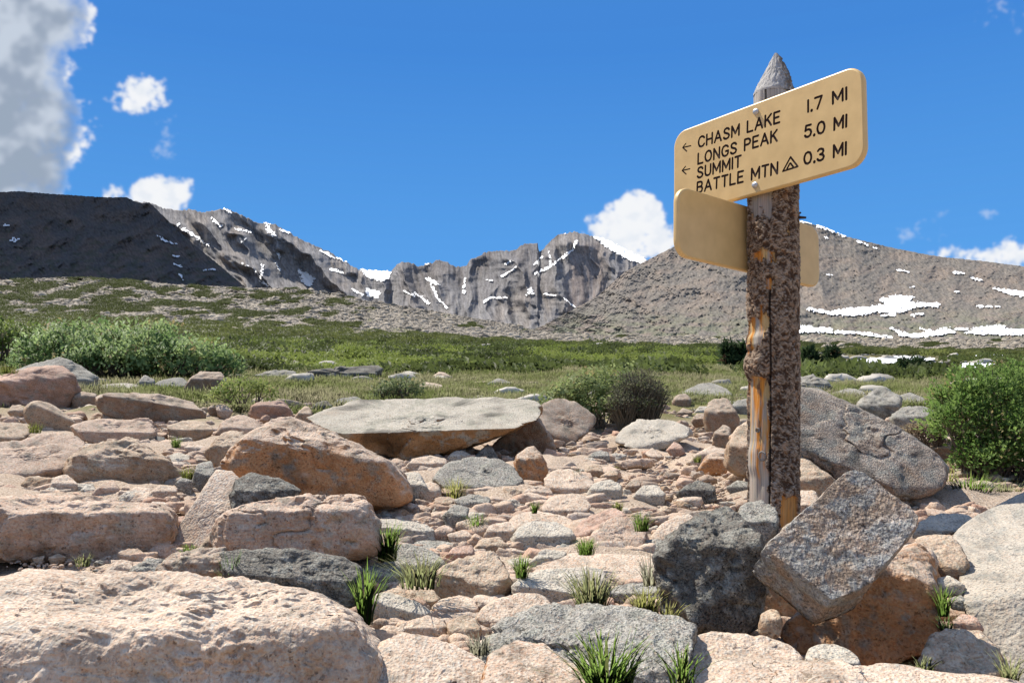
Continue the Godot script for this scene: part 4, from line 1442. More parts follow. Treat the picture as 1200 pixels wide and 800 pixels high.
			# the long drying crack
			var split := e + 0.42 + 0.07 * n_low.get_noise_1d(h * 3.0) - 0.05
			if py > 352.0 and py < 606.0 or py < 128.0:
				var open := smoothstep(0.055, 0.012, absf(split + (0.28 if py < 128.0 else 0.0)))
				rad -= 0.016 * open
				cc = cc.lerp(Color(0.06, 0.045, 0.04), open * 0.85)
			pos.append(axis * h + (X * sin(ph) + Z * cos(ph)) * rad)
			col.append(cc)
			bark.append(1 if is_bark else 0)
	var nc := nph + 1
	var whole := sheet(pos, col, nc, nh + 1)
	var arr := whole.surface_get_arrays(0)
	for which in [1, 0]:
		var st := {}
		var p2 := PackedVector3Array()
		var n2 := PackedVector3Array()
		var c2 := PackedColorArray()
		var idx := PackedInt32Array()
		var src: PackedInt32Array = arr[Mesh.ARRAY_INDEX]
		var nor: PackedVector3Array = arr[Mesh.ARRAY_NORMAL]
		for k in range(0, src.size(), 3):
			if bark[src[k]] != which: continue
			for j in 3:
				var v := src[k + j]
				if not st.has(v):
					st[v] = p2.size()
					p2.append(pos[v])
					n2.append(nor[v])
					c2.append(col[v])
				idx.append(st[v])
		var a := []
		a.resize(Mesh.ARRAY_MAX)
		a[Mesh.ARRAY_VERTEX] = p2
		a[Mesh.ARRAY_NORMAL] = n2
		a[Mesh.ARRAY_COLOR] = c2
		a[Mesh.ARRAY_INDEX] = idx
		var m := ArrayMesh.new()
		m.add_surface_from_arrays(Mesh.PRIMITIVE_TRIANGLES, a)
		part("bark" if which else "bare_wood", m, mats["wood"], t)
	# the hewn point
	var hp := PackedVector3Array()
	var hc := PackedColorArray()
	var n_r := 60
	var top := tip - foot
	for k in n_r + 1:
		var s := float(k) / n_r
		for i in nph + 1:
			var ph := TAU * (i % nph) / nph
			var cut := lerpf(minf(1.0, (1.0 - s) * 1.02 + 0.03), minf(1.0, pow(1.0 - s, 0.72) + 0.02), smoothstep(-0.3, 0.8, sin(ph)))
			var facet := 1.0 + 0.05 * cos(ph * 5.0 + 1.0) * s
			var g := n_mid.get_noise_3d(cos(ph) * 2.5, s * 3.5, sin(ph) * 2.5)
			var chip := n_ridge.get_noise_3d(cos(ph) * 1.6, s * 5.0 + 7.0, sin(ph) * 1.6)
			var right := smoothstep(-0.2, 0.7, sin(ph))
			var rr := R * 0.885 * cut * facet + (g * 0.006 + chip * 0.013 * right) * sqrt(cut) * smoothstep(0.0, 0.15, s)
			var mid := axis * H + (top - axis * H) * s
			hp.append(mid + (X * sin(ph) + Z * cos(ph)) * rr)
			var f := 1.0 + g * 0.7 + n_fine.get_noise_3d(cos(ph) * 9.0, s * 9.0, sin(ph) * 9.0) * 0.4
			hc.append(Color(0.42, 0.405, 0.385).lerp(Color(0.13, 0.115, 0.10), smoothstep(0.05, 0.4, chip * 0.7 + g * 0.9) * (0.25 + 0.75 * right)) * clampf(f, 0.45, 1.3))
	part("pointed_top", sheet(hp, hc, nc, n_r + 1), mats["wood"], t)
	# knots and the stub of a branch
	for q: Array in [[888.5, 541.0, 0.017], [884.0, 512.0, 0.008], [925.0, 246.0, 0.013], [905.0, 387.0, 0.012], [895.0, 331.0, 0.009], [931.0, 333.0, 0.012], [918.0, 545.0, 0.011], [891.0, 411.0, 0.009]]:
		var h := lerpf(0.0, H, (648.0 - q[1]) / (648.0 - 112.0))
		var e := asin(clampf((q[0] - 907.0) / 29.0, -0.98, 0.98))
		var out := X * sin(e) + Z * cos(e)
		var across := axis.cross(out)
		var kp := PackedVector3Array()
		var kc := PackedColorArray()
		var r: float = q[2]
		for k in 9:
			var s := k / 8.0
			for i in 25:
				var an := -TAU * (i % 24) / 24
				var rr := r * s * (1.0 + 0.14 * n_low.get_noise_2d(cos(an) * 2.0 + q[0], sin(an) * 2.0))
				var up := [0.002, 0.003, 0.004, 0.0045, 0.004, 0.007, 0.0085, 0.006, -0.006][k] as float
				kp.append(axis * h + out * (R + up) + (across * cos(an) + axis * sin(an) * 1.15) * rr)
				kc.append(Color(0.42, 0.27, 0.12).lerp(Color(0.27, 0.25, 0.23), smoothstep(0.35, 0.75, s)) * (0.75 if k % 2 else 1.0))
		var knot := part("knot", sheet(kp, kc, 25, 9), mats["wood"], t)
	var sp := SurfaceTool.new()
	sp.begin(Mesh.PRIMITIVE_TRIANGLES)
	var hh := H * (648.0 - 263.0) / 536.0
	twig(sp, axis * hh + X * 0.07 + Z * 0.03, axis * (hh - 0.004) + X * 0.104 + Z * 0.045, 0.008, 0.004)
	twig(sp, axis * (hh + 0.012) + X * 0.075 + Z * 0.02, axis * (hh + 0.021) + X * 0.093 + Z * 0.02, 0.006, 0.003)
	sp.generate_normals()
	part("branch_stub", sp.commit(), plain("dark twig", Color(0.06, 0.045, 0.04), 0.9), t)

# ---------- the rocks of the trail, outline by outline ----------
func rocks_front() -> void:
	rock("boulder", "broad coarse-grained pale pink boulder along the bottom edge of the view, the nearest of all", "pale", [-60, 700, 0, 679, 35, 665, 85, 669, 130, 675, 190, 678, 210, 674, 255, 686, 300, 684, 340, 685, 375, 695, 405, 712, 430, 735, 448, 755, 452, 775, 444, 805, 430, 880, -60, 880], {"stack": true, "d": 1.62, "t": 1.0, "crease": 0.66, "top": 68, "front": 6, "rough": 1.0, "spall": 0.2, "chips": 4, "sharp": 9, "cells": 150, "pits": 0.006, "sink": 0.45, "crack": 0.2, "stain": 0.2})
	rock("boulder", "smooth pale cream boulder wedged beside the coarse pink boulder at the bottom", "pale", [442, 762, 452, 748, 475, 741, 500, 744, 525, 752, 550, 765, 572, 785, 585, 810, 575, 870, 440, 870], {"stack": true, "d": 1.72, "crease": 0.3, "top": 52, "sharp": 10, "rough": 0.6, "crack": 0.1})
	rock("boulder", "wide grey boulder with a tan streak, long grass growing at its front", "grey", [558, 775, 572, 750, 590, 735, 615, 722, 650, 714, 700, 711, 755, 714, 790, 725, 812, 733, 813, 745, 802, 770, 785, 795, 775, 860, 560, 860], {"stack": true, "d": 1.85, "crease": 0.45, "top": 55, "front": 12, "roll": 6, "rough": 1.2})
	rock("rock", "rust and blue-grey striped rock in front of the wide grey boulder", "orange", [566, 800, 576, 770, 605, 752, 637, 754, 652, 775, 690, 795, 705, 860, 560, 860], {"stack": true, "d": 1.66, "crease": 0.35, "yaw": -20, "front": 20, "rough": 1.2, "stain": 0.5})
	rock("boulder", "flat pink boulder filling the bottom edge below the leaning grey block", "pale", [782, 800, 800, 786, 825, 776, 880, 770, 930, 772, 1000, 777, 1060, 779, 1130, 788, 1190, 800, 1210, 880, 770, 880], {"stack": true, "d": 1.68, "crease": 0.25, "top": 60, "rough": 0.8, "crack": 0.1})
	rock("rock", "rounded cream pink rock below the dark lichen boulder", "pale", [806, 772, 815, 749, 835, 740, 862, 742, 882, 751, 905, 750, 925, 758, 940, 771, 935, 790, 880, 800, 820, 795], {"stack": true, "d": 1.95, "crease": 0.4, "top": 55, "rough": 0.8})
	rock("boulder", "huge white speckled boulder at the edge of the view with the board's shadow across it", "flecked", [1117, 629, 1135, 612, 1170, 594, 1200, 578, 1290, 555, 1380, 640, 1360, 860, 1190, 860, 1176, 790, 1163, 755, 1150, 741, 1133, 715, 1136, 674], {"stack": true, "d": 2.0, "t": 0.9, "deep": 4.0, "crease": 0.05, "top": 72, "front": 30, "roll": 10, "rough": 0.45, "spall": 0.2, "crack": 0.25, "stain": 0.2, "chips": 2})
	rock("rock", "pinkish brown rock half in shadow under the white speckled boulder", "tan", [1073, 800, 1090, 758, 1093, 746, 1108, 738, 1133, 738, 1150, 742, 1170, 765, 1180, 800, 1185, 860, 1073, 860], {"stack": true, "d": 1.92, "crease": 0.5, "top": 50, "yaw": 25})
	rock("rock", "white rounded stone in front of the orange boulder under the leaning block", "white", [943, 776, 950, 760, 965, 754, 985, 755, 1002, 766, 1009, 779, 1000, 792, 955, 792], {"stack": true, "d": 1.9, "sharp": 9, "crease": 0.45, "rough": 0.5, "crack": 0})
	rock("boulder", "big orange-brown boulder carrying the leaning grey block", "orange", [917, 748, 922, 728, 938, 716, 965, 706, 1010, 690, 1035, 668, 1055, 643, 1075, 641, 1092, 652, 1098, 668, 1100, 705, 1101, 738, 1088, 762, 1052, 778, 1000, 780, 955, 772, 925, 762], {"stack": true, "d": 2.22, "t": 0.7, "crease": 0.86, "top": 60, "front": -4, "yaw": 6, "roll": -16, "sharp": 18, "crack": 0.25})
	rock("rock", "small rounded ochre stone beside the dark lichen boulder", "tan", [889, 742, 892, 720, 901, 714, 912, 716, 918, 729, 915, 744, 902, 752], {"stack": true, "d": 2.06, "sharp": 8, "rough": 0.4, "crack": 0, "crease": 0.7})
	rock("boulder", "dark lichen-crusted craggy boulder at the foot of the post", "dark", [771, 650, 778, 640, 796, 629, 815, 612, 830, 600, 850, 597, 868, 604, 880, 618, 893, 642, 897, 662, 895, 700, 891, 726, 876, 741, 850, 747, 815, 741, 790, 729, 778, 712, 772, 682], {"stack": true, "d": 2.25, "t": 0.8, "crease": 0.72, "front": 12, "top": 60, "yaw": -12, "rough": 1.5, "spall": 1.3, "crack": 1.7, "chips": 14, "sharp": 20, "stain": 0.3})
	rock("rock", "grey-green lichened rock leaning against the foot of the post", "grey", [862, 612, 868, 596, 878, 584, 893, 581, 905, 590, 912, 606, 910, 624, 898, 640, 880, 640], {"stack": true, "d": 2.85, "rough": 1.5, "crease": 0.5})
	rock("rock", "dark brown rock in the hollow under the leaning block", "brown", [880, 700, 895, 672, 915, 662, 950, 690, 955, 730, 925, 740, 890, 735], {"stack": true, "d": 2.5, "crease": 0.8})
	rock("rock", "brown shadowed rock behind the post foot and the leaning block", "brown", [905, 640, 930, 612, 985, 605, 1040, 640, 1050, 700, 990, 720, 920, 705], {"stack": true, "d": 2.75, "crease": 0.8})
	rock("rock", "pale tan rounded rock at the upper end of the orange boulder", "pale", [1052, 652, 1060, 640, 1076, 635, 1090, 643, 1099, 657, 1098, 672, 1080, 676, 1062, 668], {"stack": true, "d": 2.3, "sharp": 10})
	rock("rock", "tan pitted rock resting beside the white speckled boulder", "tan", [1073, 633, 1090, 627, 1112, 625, 1126, 640, 1135, 660, 1131, 676, 1118, 681, 1100, 673, 1088, 655], {"stack": true, "d": 2.35, "crease": 0.35, "top": 52, "yaw": -10})
	rock("rock", "flat pale slab behind the tan pitted rock", "white", [1070, 630, 1080, 612, 1107, 598, 1136, 600, 1140, 611, 1118, 624, 1095, 632], {"stack": true, "d": 3.05, "crease": 0.3, "top": 66})
	for e: Array in [["pale broken stone in the gap beside the white speckled boulder", "white", [1098, 694, 1099, 678, 1112, 674, 1131, 686, 1128, 698, 1108, 700], 2.2], ["grey pebble in the gap beside the white speckled boulder", "grey", [1113, 702, 1125, 696, 1134, 705, 1131, 716, 1116, 714], 2.15], ["small brown stone tucked under the tan pitted rock", "brown", [1123, 678, 1138, 675, 1141, 685, 1132, 693], 2.3], ["flat reddish stone at the toe of the white speckled boulder", "red", [1116, 728, 1128, 719, 1143, 720, 1153, 738, 1140, 748, 1122, 745], 2.05]]:
		rock("stone", e[0], e[1], e[2], {"stack": true, "d": e[3]})

func leaning_block() -> void:
	# a squared block stood on one corner: its outline, its tilted face and its thickness
	var face := [Vector2(897, 640), Vector2(907, 630), Vector2(950, 592), Vector2(990, 555), Vector2(1001, 550), Vector2(1014, 553), Vector2(1045, 577), Vector2(1068, 592), Vector2(1078, 604), Vector2(1076, 616), Vector2(1052, 647), Vector2(1032, 668), Vector2(1024, 683), Vector2(1000, 695), Vector2(975, 704), Vector2(962, 694), Vector2(935, 670), Vector2(905, 650)]
	var d0 := 2.02
	var n := Vector3(-0.20, 0.50, 0.84).normalized()
	var c := at(985, 628, d0)
	var rim := []
	for q: Vector2 in face:
		var r := ray(q.x, q.y)
		rim.append(r * (n.dot(c) / n.dot(r)))
	var thick := 0.12
	var down := -(n + Vector3(0.25, 0.0, 0.0)).normalized()
	var nc := rim.size()
	# rings from the middle of the face, over its worn edge, down the sides and to the middle of the base
	var prof := []
	for k in 26: prof.append([float(k) / 26.0 * 0.975, 0.0])
	for k in 6: prof.append([0.975 + 0.025 * sin(k / 5.0 * PI / 2), 0.012 * (1.0 - cos(k / 5.0 * PI / 2)) / thick])
	for k in 22: prof.append([1.0 + 0.02 * sin(k * 0.5), lerpf(0.09, 0.93, k / 21.0)])
	for k in 8: prof.append([1.0 - k / 7.0, 1.0])
	var seg := 200
	var pos := PackedVector3Array()
	var lens := [0.0]
	for k in nc: lens.append(lens[k] + (rim[k] as Vector3).distance_to(rim[(k + 1) % nc]))
	for e: Array in prof:
		for i in seg + 1:
			var l: float = lens[nc] * (i % seg) / seg
			var k := 0
			while k < nc - 1 and lens[k + 1] < l: k += 1
			var q: Vector3 = (rim[k] as Vector3).lerp(rim[(k + 1) % nc], (l - lens[k]) / (lens[k + 1] - lens[k]))
			var p: Vector3 = c + (q - c) * e[0] + down * (thick * e[1])
			var g := n_mid.get_noise_3dv(p * 16.0) * 0.0032 + n_fine.get_noise_3dv(p * 55.0) * 0.0022 + n_low.get_noise_3dv(p * 5.0) * 0.006
			pos.append(p - c + n * g + (q - c).normalized() * g * 0.8 * smoothstep(0.9, 1.0, e[0]))
	var col := PackedColorArray()
	col.resize(pos.size())
	var m := sheet(pos, col, seg + 1, prof.size())
	var arr := m.surface_get_arrays(0)
	var nor: PackedVector3Array = arr[Mesh.ARRAY_NORMAL]
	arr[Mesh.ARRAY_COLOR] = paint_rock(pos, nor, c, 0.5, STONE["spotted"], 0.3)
	var m2 := ArrayMesh.new()
	m2.add_surface_from_arrays(Mesh.PRIMITIVE_TRIANGLES, arr)
	var it := part("block", m2, mats["grey gneiss"], self)
	it.position = c
	tag(it, "squared grey and pink speckled block leaning on one corner against the post", "block")

func rocks_left() -> void:
	rock("boulder", "long orange-fronted boulder with a pale crest, propped on the tilted pink slab", "orange", [262, 548, 268, 532, 285, 511, 310, 499, 345, 496, 375, 503, 410, 519, 440, 531, 462, 546, 478, 566, 481, 581, 470, 591, 440, 594, 380, 588, 330, 577, 282, 565], {"stack": true, "foot": 600, "d": 3.5, "t": 0.8, "crease": 0.66, "top": 58, "front": -6, "roll": -9, "sharp": 12, "rough": 0.9, "stain": 0.35})
	rock("boulder", "blocky cracked pink boulder in front of the long orange-fronted one", "pink", [253, 640, 258, 612, 270, 600, 300, 590, 340, 584, 385, 580, 420, 583, 440, 610, 444, 640, 438, 652, 415, 658, 380, 656, 300, 652, 262, 652], {"stack": true, "d": 2.72, "t": 0.8, "crease": 0.74, "top": 64, "front": 5, "crack": 1.4, "rough": 1.0})
	rock("rock", "charcoal grey rock between the cracked pink boulder and the orange-fronted one", "dark", [271, 584, 277, 563, 295, 556, 330, 564, 350, 575, 342, 590, 300, 604, 274, 602], {"stack": true, "d": 3.0, "rough": 1.3, "crease": 0.6})
	rock("slab", "tall tilted pale pink slab beside the cracked pink boulder", "pale", [196, 655, 205, 630, 218, 603, 236, 575, 252, 551, 270, 553, 284, 570, 286, 600, 262, 630, 236, 664], {"stack": true, "d": 2.95, "t": 0.5, "crease": 0.05, "top": 45, "front": 30, "yaw": -25, "rough": 0.5, "chips": 2})
	rock("stone", "thin sliver of stone lying along the tilted pink slab", "tan", [224, 652, 254, 618, 262, 607, 268, 612, 242, 652], {"stack": true, "d": 2.72, "chips": 1, "crease": 0.4})
	rock("boulder", "long rough brownish-pink boulder above the sandy patch", "pink", [-50, 600, 0, 586, 60, 581, 130, 586, 188, 594, 203, 606, 205, 638, 196, 652, 100, 660, 30, 658, -50, 655], {"d": 2.85, "t": 0.8, "crease": 0.74, "top": 68, "front": 6, "rough": 1.4, "stain": 0.4, "crack": 0.4})
	rock("boulder", "long dark grey lichened rock crossing behind the nearest boulder", "dark", [260, 648, 285, 642, 330, 648, 400, 655, 418, 666, 422, 690, 415, 708, 390, 712, 340, 702, 300, 694, 264, 690], {"stack": true, "d": 2.15, "t": 0.8, "crease": 0.5, "top": 55, "rough": 1.3, "front": -4, "roll": -6})
	rock("rock", "rough grey and brown rock behind the nearest boulder, dark grass at its end", "brown", [181, 680, 190, 660, 207, 650, 240, 645, 263, 643, 271, 655, 265, 700, 220, 700, 188, 694], {"stack": true, "d": 2.2, "rough": 1.8, "crease": 0.7})
	rock("boulder", "large pinkish grey boulder sloping down to a dark underside", "pink", [-40, 535, 0, 520, 25, 512, 50, 506, 75, 509, 98, 518, 90, 534, 80, 547, 60, 562, 30, 572, -40, 572], {"d": 4.1, "t": 0.9, "crease": 0.25, "top": 58, "front": -8, "rough": 0.9})
	rock("boulder", "rough boulder with an ochre hollow in its face, above the long brownish-pink one", "tan", [78, 547, 85, 533, 107, 521, 150, 517, 172, 525, 195, 540, 212, 552, 216, 563, 208, 572, 180, 576, 118, 575, 84, 562], {"d": 3.95, "t": 0.85, "crease": 0.66, "top": 58, "front": -3, "rough": 1.5})
	rock("boulder", "low rounded pink rock above the boulder with the ochre hollow", "pink", [86, 500, 105, 494, 135, 492, 170, 494, 182, 503, 183, 516, 170, 524, 120, 522, 90, 512], {"d": 4.9, "crease": 0.55, "rough": 1.0})
	rock("slab", "long dark-fronted brown slab below the big willow", "brown", [110, 466, 125, 460, 155, 461, 190, 465, 220, 470, 241, 482, 242, 494, 195, 499, 143, 493, 112, 482], {"d": 6.2, "crease": 0.7, "top": 66, "front": -6, "roll": -8})
	rock("stone", "flat white slab lying on the long dark-fronted one", "white", [112, 456, 120, 451, 140, 449, 165, 450, 169, 459, 140, 463, 114, 461], {"d": 7.2, "crease": 0.25, "top": 70})
	rock("boulder", "salmon pink boulder with a rounded end, uppermost of the pile under the hillside", "red", [-40, 455, 0, 441, 32, 434, 70, 430, 86, 441, 92, 462, 76, 481, 40, 482, -40, 486], {"d": 6.3, "t": 0.9, "crease": 0.72, "top": 60, "front": 2, "roll": 8, "rough": 1.1})
	rock("boulder", "grey-green lichened boulder behind the salmon pink one", "grey", [18, 436, 45, 426, 72, 420, 90, 430, 112, 441, 114, 458, 95, 466, 50, 462], {"d": 7.4, "crease": 0.5, "rough": 1.4})
	rock("stone", "brown stone tucked between the salmon pink boulder and the long slab", "brown", [84, 466, 95, 459, 112, 462, 114, 478, 86, 481], {"d": 6.5, "crease": 0.75})
	rock("stone", "small yellowish stone below the salmon pink boulder", "tan", [8, 483, 14, 475, 24, 474, 29, 484, 16, 493], {"d": 5.9})
	rock("rock", "smooth tan oblong rock tipped on its side", "tan", [27, 480, 36, 470, 47, 469, 70, 480, 88, 494, 88, 508, 72, 512, 50, 507, 30, 494], {"d": 5.2, "crease": 0.7, "roll": -25, "sharp": 11, "rough": 0.6, "front": 0})
	rock("rock", "pale yellowish rock with moss beside the tan oblong one", "tan", [-25, 505, 5, 492, 25, 493, 37, 505, 20, 519, -25, 526], {"d": 4.9, "crease": 0.4})
	rock("stone", "dark brown stone at the very edge below the far willow", "brown", [-20, 416, 0, 411, 18, 413, 22, 422, 0, 427, -20, 428], {"d": 9.5, "crease": 0.8})
	rock("stone", "lichened grey stone standing at the willow's edge", "grey", [160, 450, 169, 439, 180, 445, 183, 459, 164, 461], {"d": 7.6, "rough": 1.5})
	rock("stone", "flat-topped grey stone beside the lichened standing one", "grey", [182, 450, 190, 445, 212, 442, 220, 449, 202, 463, 184, 463], {"d": 7.3, "crease": 0.5})
	rock("rock", "dark reddish boulder sheltering low green plants", "brown", [216, 454, 224, 443, 235, 436, 258, 437, 266, 449, 257, 469, 228, 469, 218, 461], {"d": 7.0, "crease": 0.75, "front": -10, "rough": 1.4})
	rock("stone", "small square brown block beyond the end of the dark-fronted slab", "brown", [243, 478, 250, 474, 257, 488, 246, 491], {"d": 6.4, "crease": 0.8})
	rock("stone", "tan wedge beside the small square brown block", "pink", [252, 474, 262, 473, 273, 482, 266, 493, 255, 488], {"d": 6.2})
	rock("rock", "rugged reddish-brown rock behind the orange-fronted boulder", "red", [291, 488, 296, 476, 305, 472, 330, 471, 344, 484, 336, 494, 300, 496], {"d": 6.0, "crease": 0.8, "front": -6, "rough": 1.5})
	rock("rock", "low orange-tan block with a flat top", "tan", [196, 500, 215, 493, 240, 494, 251, 503, 242, 514, 222, 519, 200, 512], {"d": 5.0, "crease": 0.6, "top": 66})
	rock("rock", "pink rock leaning between the flat-topped block and the orange-fronted boulder", "pink", [250, 514, 260, 495, 278, 485, 298, 490, 307, 501, 292, 510, 264, 518], {"d": 4.9, "crease": 0.5})
	rock("rock", "banded tan rock broken into steps, behind the tilted pink slab", "tan", [240, 530, 262, 507, 285, 503, 284, 522, 266, 553, 250, 547], {"d": 4.2, "crease": 0.6, "yaw": -20, "rough": 1.8})
	rock("stone", "flat white stone among tan rubble behind the tilted slab", "white", [198, 534, 210, 529, 222, 532, 222, 546, 205, 548], {"d": 4.45, "crease": 0.4, "top": 66})
	rock("stone", "upright grey stone beside the tilted pink slab", "grey", [224, 570, 231, 544, 247, 540, 252, 553, 241, 574, 229, 580], {"d": 3.8, "yaw": -25})
	rock("stone", "greenish grey cube of stone below the upright grey one", "grey", [206, 566, 213, 560, 224, 563, 226, 582, 208, 582], {"d": 3.75, "crease": 0.8})
	rock("stone", "domed pale pink stone at the foot of the rough ochre boulder", "pale", [57, 573, 63, 559, 77, 555, 92, 570, 86, 586, 62, 584], {"d": 3.55})
	rock("stone", "tan stone with a steep pink end below the ochre hollow", "pink", [106, 580, 118, 568, 130, 562, 140, 574, 137, 587, 110, 588], {"d": 3.5})
	rock("stone", "rusty flat stone under the dark edge of the sloping boulder", "red", [-10, 574, 10, 568, 24, 573, 22, 583, -10, 586], {"d": 3.6})
	rock("stone", "whitish stone before the domed pale one", "white", [47, 577, 60, 571, 73, 577, 60, 588], {"d": 3.4})
	rock("stone", "white triangular stone between the domed and the steep-ended ones", "white", [93, 574, 105, 567, 113, 574, 102, 586], {"d": 3.55})
	rock("stone", "flat pale stone under the rough ochre boulder", "pale", [146, 577, 160, 570, 177, 573, 174, 586, 150, 588], {"d": 3.55, "crease": 0.4})
	rock("stone", "pale pitted stone between the flat pale one and the greenish cube", "pale", [174, 579, 188, 568, 207, 571, 205, 586, 178, 589], {"d": 3.5})
	rock("stone", "small angular stone lying on the sandy patch", "tan", [56, 653, 66, 648, 77, 653, 73, 661, 59, 661], {"d": 2.62})
	rock("stone", "split flat stone on the sandy patch, against the long boulder", "tan", [37, 654, 52, 650, 50, 660, 40, 661], {"d": 2.66})
	rock("stone", "pale crumbling stone at the end of the sandy patch", "pale", [119, 672, 140, 656, 155, 660, 153, 680, 126, 684], {"d": 2.42, "rough": 2.0})
	rock("stone", "grey-pink broken stone beside the crumbling one on the sand", "grey", [150, 672, 170, 655, 190, 656, 188, 684, 160, 688], {"d": 2.4, "rough": 2.0})
	rock("stone", "small red stone in the crack by the tilted pink slab", "red", [199, 614, 206, 604, 216, 604, 216, 618, 204, 624], {"d": 3.1})
	rock("stone", "flat pinkish stone wedged under the cracked pink boulder", "red", [299, 650, 312, 636, 325, 637, 338, 648, 312, 656], {"d": 2.45})
	rock("stone", "second reddish stone wedged under the cracked pink boulder, nearer its broken end", "red", [351, 652, 362, 641, 380, 643, 393, 654, 362, 660], {"d": 2.45})

func rocks_middle() -> void:
	rock("slab", "great flat pale slab with an orange underside, propped over a dark hollow", "slab", [362, 490, 375, 484, 395, 477, 420, 470, 470, 465, 530, 466, 600, 467, 622, 469, 632, 480, 627, 491, 600, 504, 560, 518, 520, 532, 480, 536, 440, 529, 412, 517, 385, 503], {"stack": true, "d": 5.1, "t": 0.62, "sink": 0.5, "crease": 0.44, "top": 72, "front": -22, "roll": 2, "rough": 1.2, "spall": 0.3, "chips": 1, "sharp": 26, "side": 1.5, "stain": 0.6})
	rock("boulder", "weathered grey-brown boulder slanting behind the end of the great slab", "brown", [629, 480, 640, 470, 655, 468, 670, 470, 690, 482, 699, 491, 690, 505, 672, 516, 655, 530, 645, 530, 636, 502], {"d": 5.4, "t": 0.8, "crease": 0.25, "top": 50, "front": 0, "roll": -20, "rough": 1.2})
	rock("rock", "grey knob at the shoulder of the slanting grey-brown boulder", "grey", [687, 490, 692, 483, 703, 485, 711, 495, 706, 508, 690, 506], {"d": 5.5})
	rock("boulder", "shadowed brown rock in the hollow beneath the great slab", "brown", [560, 540, 585, 515, 628, 487, 648, 520, 650, 540, 620, 548], {"stack": true, "d": 5.6, "crease": 0.9, "front": -15})
	rock("rock", "upright orange rock with a knobbed top before the dark hollow", "orange", [601, 547, 606, 532, 616, 526, 625, 523, 632, 530, 638, 540, 641, 552, 633, 570, 617, 573, 605, 563], {"d": 4.25, "crease": 0.7, "yaw": 12, "rough": 1.3, "front": 8})
	rock("boulder", "wide grey lichened rock below the great slab, grass at its edge", "grey", [508, 562, 516, 550, 527, 542, 560, 536, 585, 540, 605, 550, 614, 563, 606, 577, 570, 583, 540, 584, 514, 576], {"d": 4.05, "crease": 0.3, "top": 56, "rough": 1.0})
	rock("stone", "white rounded cobble under the lip of the great slab", "white", [524, 536, 532, 529, 542, 528, 552, 533, 549, 542, 528, 543], {"d": 4.6, "sharp": 9, "crack": 0})
	rock("stone", "pointed pinkish grey stone under the lip of the great slab", "grey", [551, 540, 571, 520, 578, 527, 585, 541], {"d": 4.55})
	rock("rock", "pale rock at the orange-fronted boulder's nose, under the slab", "pale", [475, 548, 483, 538, 505, 534, 522, 538, 526, 548, 508, 558, 485, 556], {"d": 4.5})
	rock("rock", "grey-white rock stood on end by the orange-fronted boulder", "white", [472, 555, 490, 551, 498, 568, 510, 590, 496, 596, 480, 588], {"d": 4.0})
	rock("rock", "pinkish rounded rock next to the grey-white one on end", "pale", [488, 570, 505, 563, 516, 571, 518, 584, 508, 595, 494, 592], {"d": 3.9, "sharp": 10})
	rock("stone", "small orange-pink stone by the yellow tuft", "tan", [510, 596, 524, 583, 532, 588, 520, 601], {"d": 3.75})
	rock("rock", "long flat-topped grey stone in front of the wide grey rock", "grey", [532, 586, 552, 579, 574, 583, 576, 599, 560, 605, 540, 600], {"d": 3.7, "crease": 0.6})
	rock("rock", "greenish grey angular stone standing in the trail", "grey", [519, 604, 534, 590, 550, 596, 544, 617, 532, 626, 522, 618], {"d": 3.45, "yaw": -30, "sharp": 24})
	rock("slab", "bright white slab behind the cracked pink boulder", "white", [438, 610, 460, 608, 490, 613, 508, 622, 511, 634, 480, 639, 448, 632], {"d": 3.2, "crease": 0.6, "top": 68, "roll": -6})
	rock("slab", "thin bluish grey flat stone by the bright white slab", "grey", [476, 640, 490, 634, 515, 633, 542, 639, 540, 648, 500, 652], {"d": 2.98, "crease": 0.3, "top": 72})
	rock("rock", "pale grey rock with grass bending over it", "grey", [446, 650, 455, 639, 480, 637, 505, 645, 522, 660, 523, 674, 505, 686, 478, 686, 452, 668], {"d": 2.7, "crease": 0.5, "top": 60})
	rock("rock", "light grey rounded rock beside the long dark lichened one", "grey", [424, 668, 440, 660, 465, 661, 480, 672, 479, 688, 462, 695, 432, 690], {"d": 2.5, "crease": 0.6})
	rock("stone", "small cream stone between tall grass and the cracked pink boulder", "pale", [409, 662, 420, 650, 433, 645, 446, 651, 441, 664, 418, 666], {"d": 2.62})
	rock("rock", "two-toned rock, white above and brown below, beside the tallest grass", "white", [432, 710, 440, 697, 458, 695, 485, 704, 503, 716, 504, 726, 465, 740, 438, 736], {"d": 2.2, "crease": 0.6, "roll": -15})
	rock("rock", "flat tan rock behind the two-toned one", "tan", [441, 696, 470, 687, 500, 688, 516, 702, 502, 718, 470, 708], {"d": 2.35, "crease": 0.4})
	rock("boulder", "large grey and tan banded rock in the middle of the trail", "tan", [498, 686, 510, 672, 535, 657, 555, 650, 573, 646, 587, 655, 598, 673, 596, 697, 568, 714, 530, 710, 505, 700], {"d": 2.42, "t": 0.8, "crease": 0.5, "top": 52, "front": 8, "yaw": -14, "rough": 1.1})
	rock("rock", "cream rounded rock nestled below the banded one", "pale", [506, 712, 520, 702, 540, 697, 557, 704, 563, 720, 552, 730, 530, 730, 512, 726], {"d": 2.18, "sharp": 10, "crease": 0.5})
	rock("rock", "grey-cream rock with a shadowed end behind the smooth cream boulder", "pale", [466, 735, 480, 727, 500, 722, 522, 726, 529, 741, 526, 753, 500, 754, 474, 746], {"d": 2.02, "crease": 0.6})
	rock("rock", "tan rock with dry grass at its foot behind the smooth cream boulder", "tan", [523, 730, 540, 721, 555, 722, 563, 736, 561, 755, 540, 762, 526, 752], {"d": 2.0, "crease": 0.6})
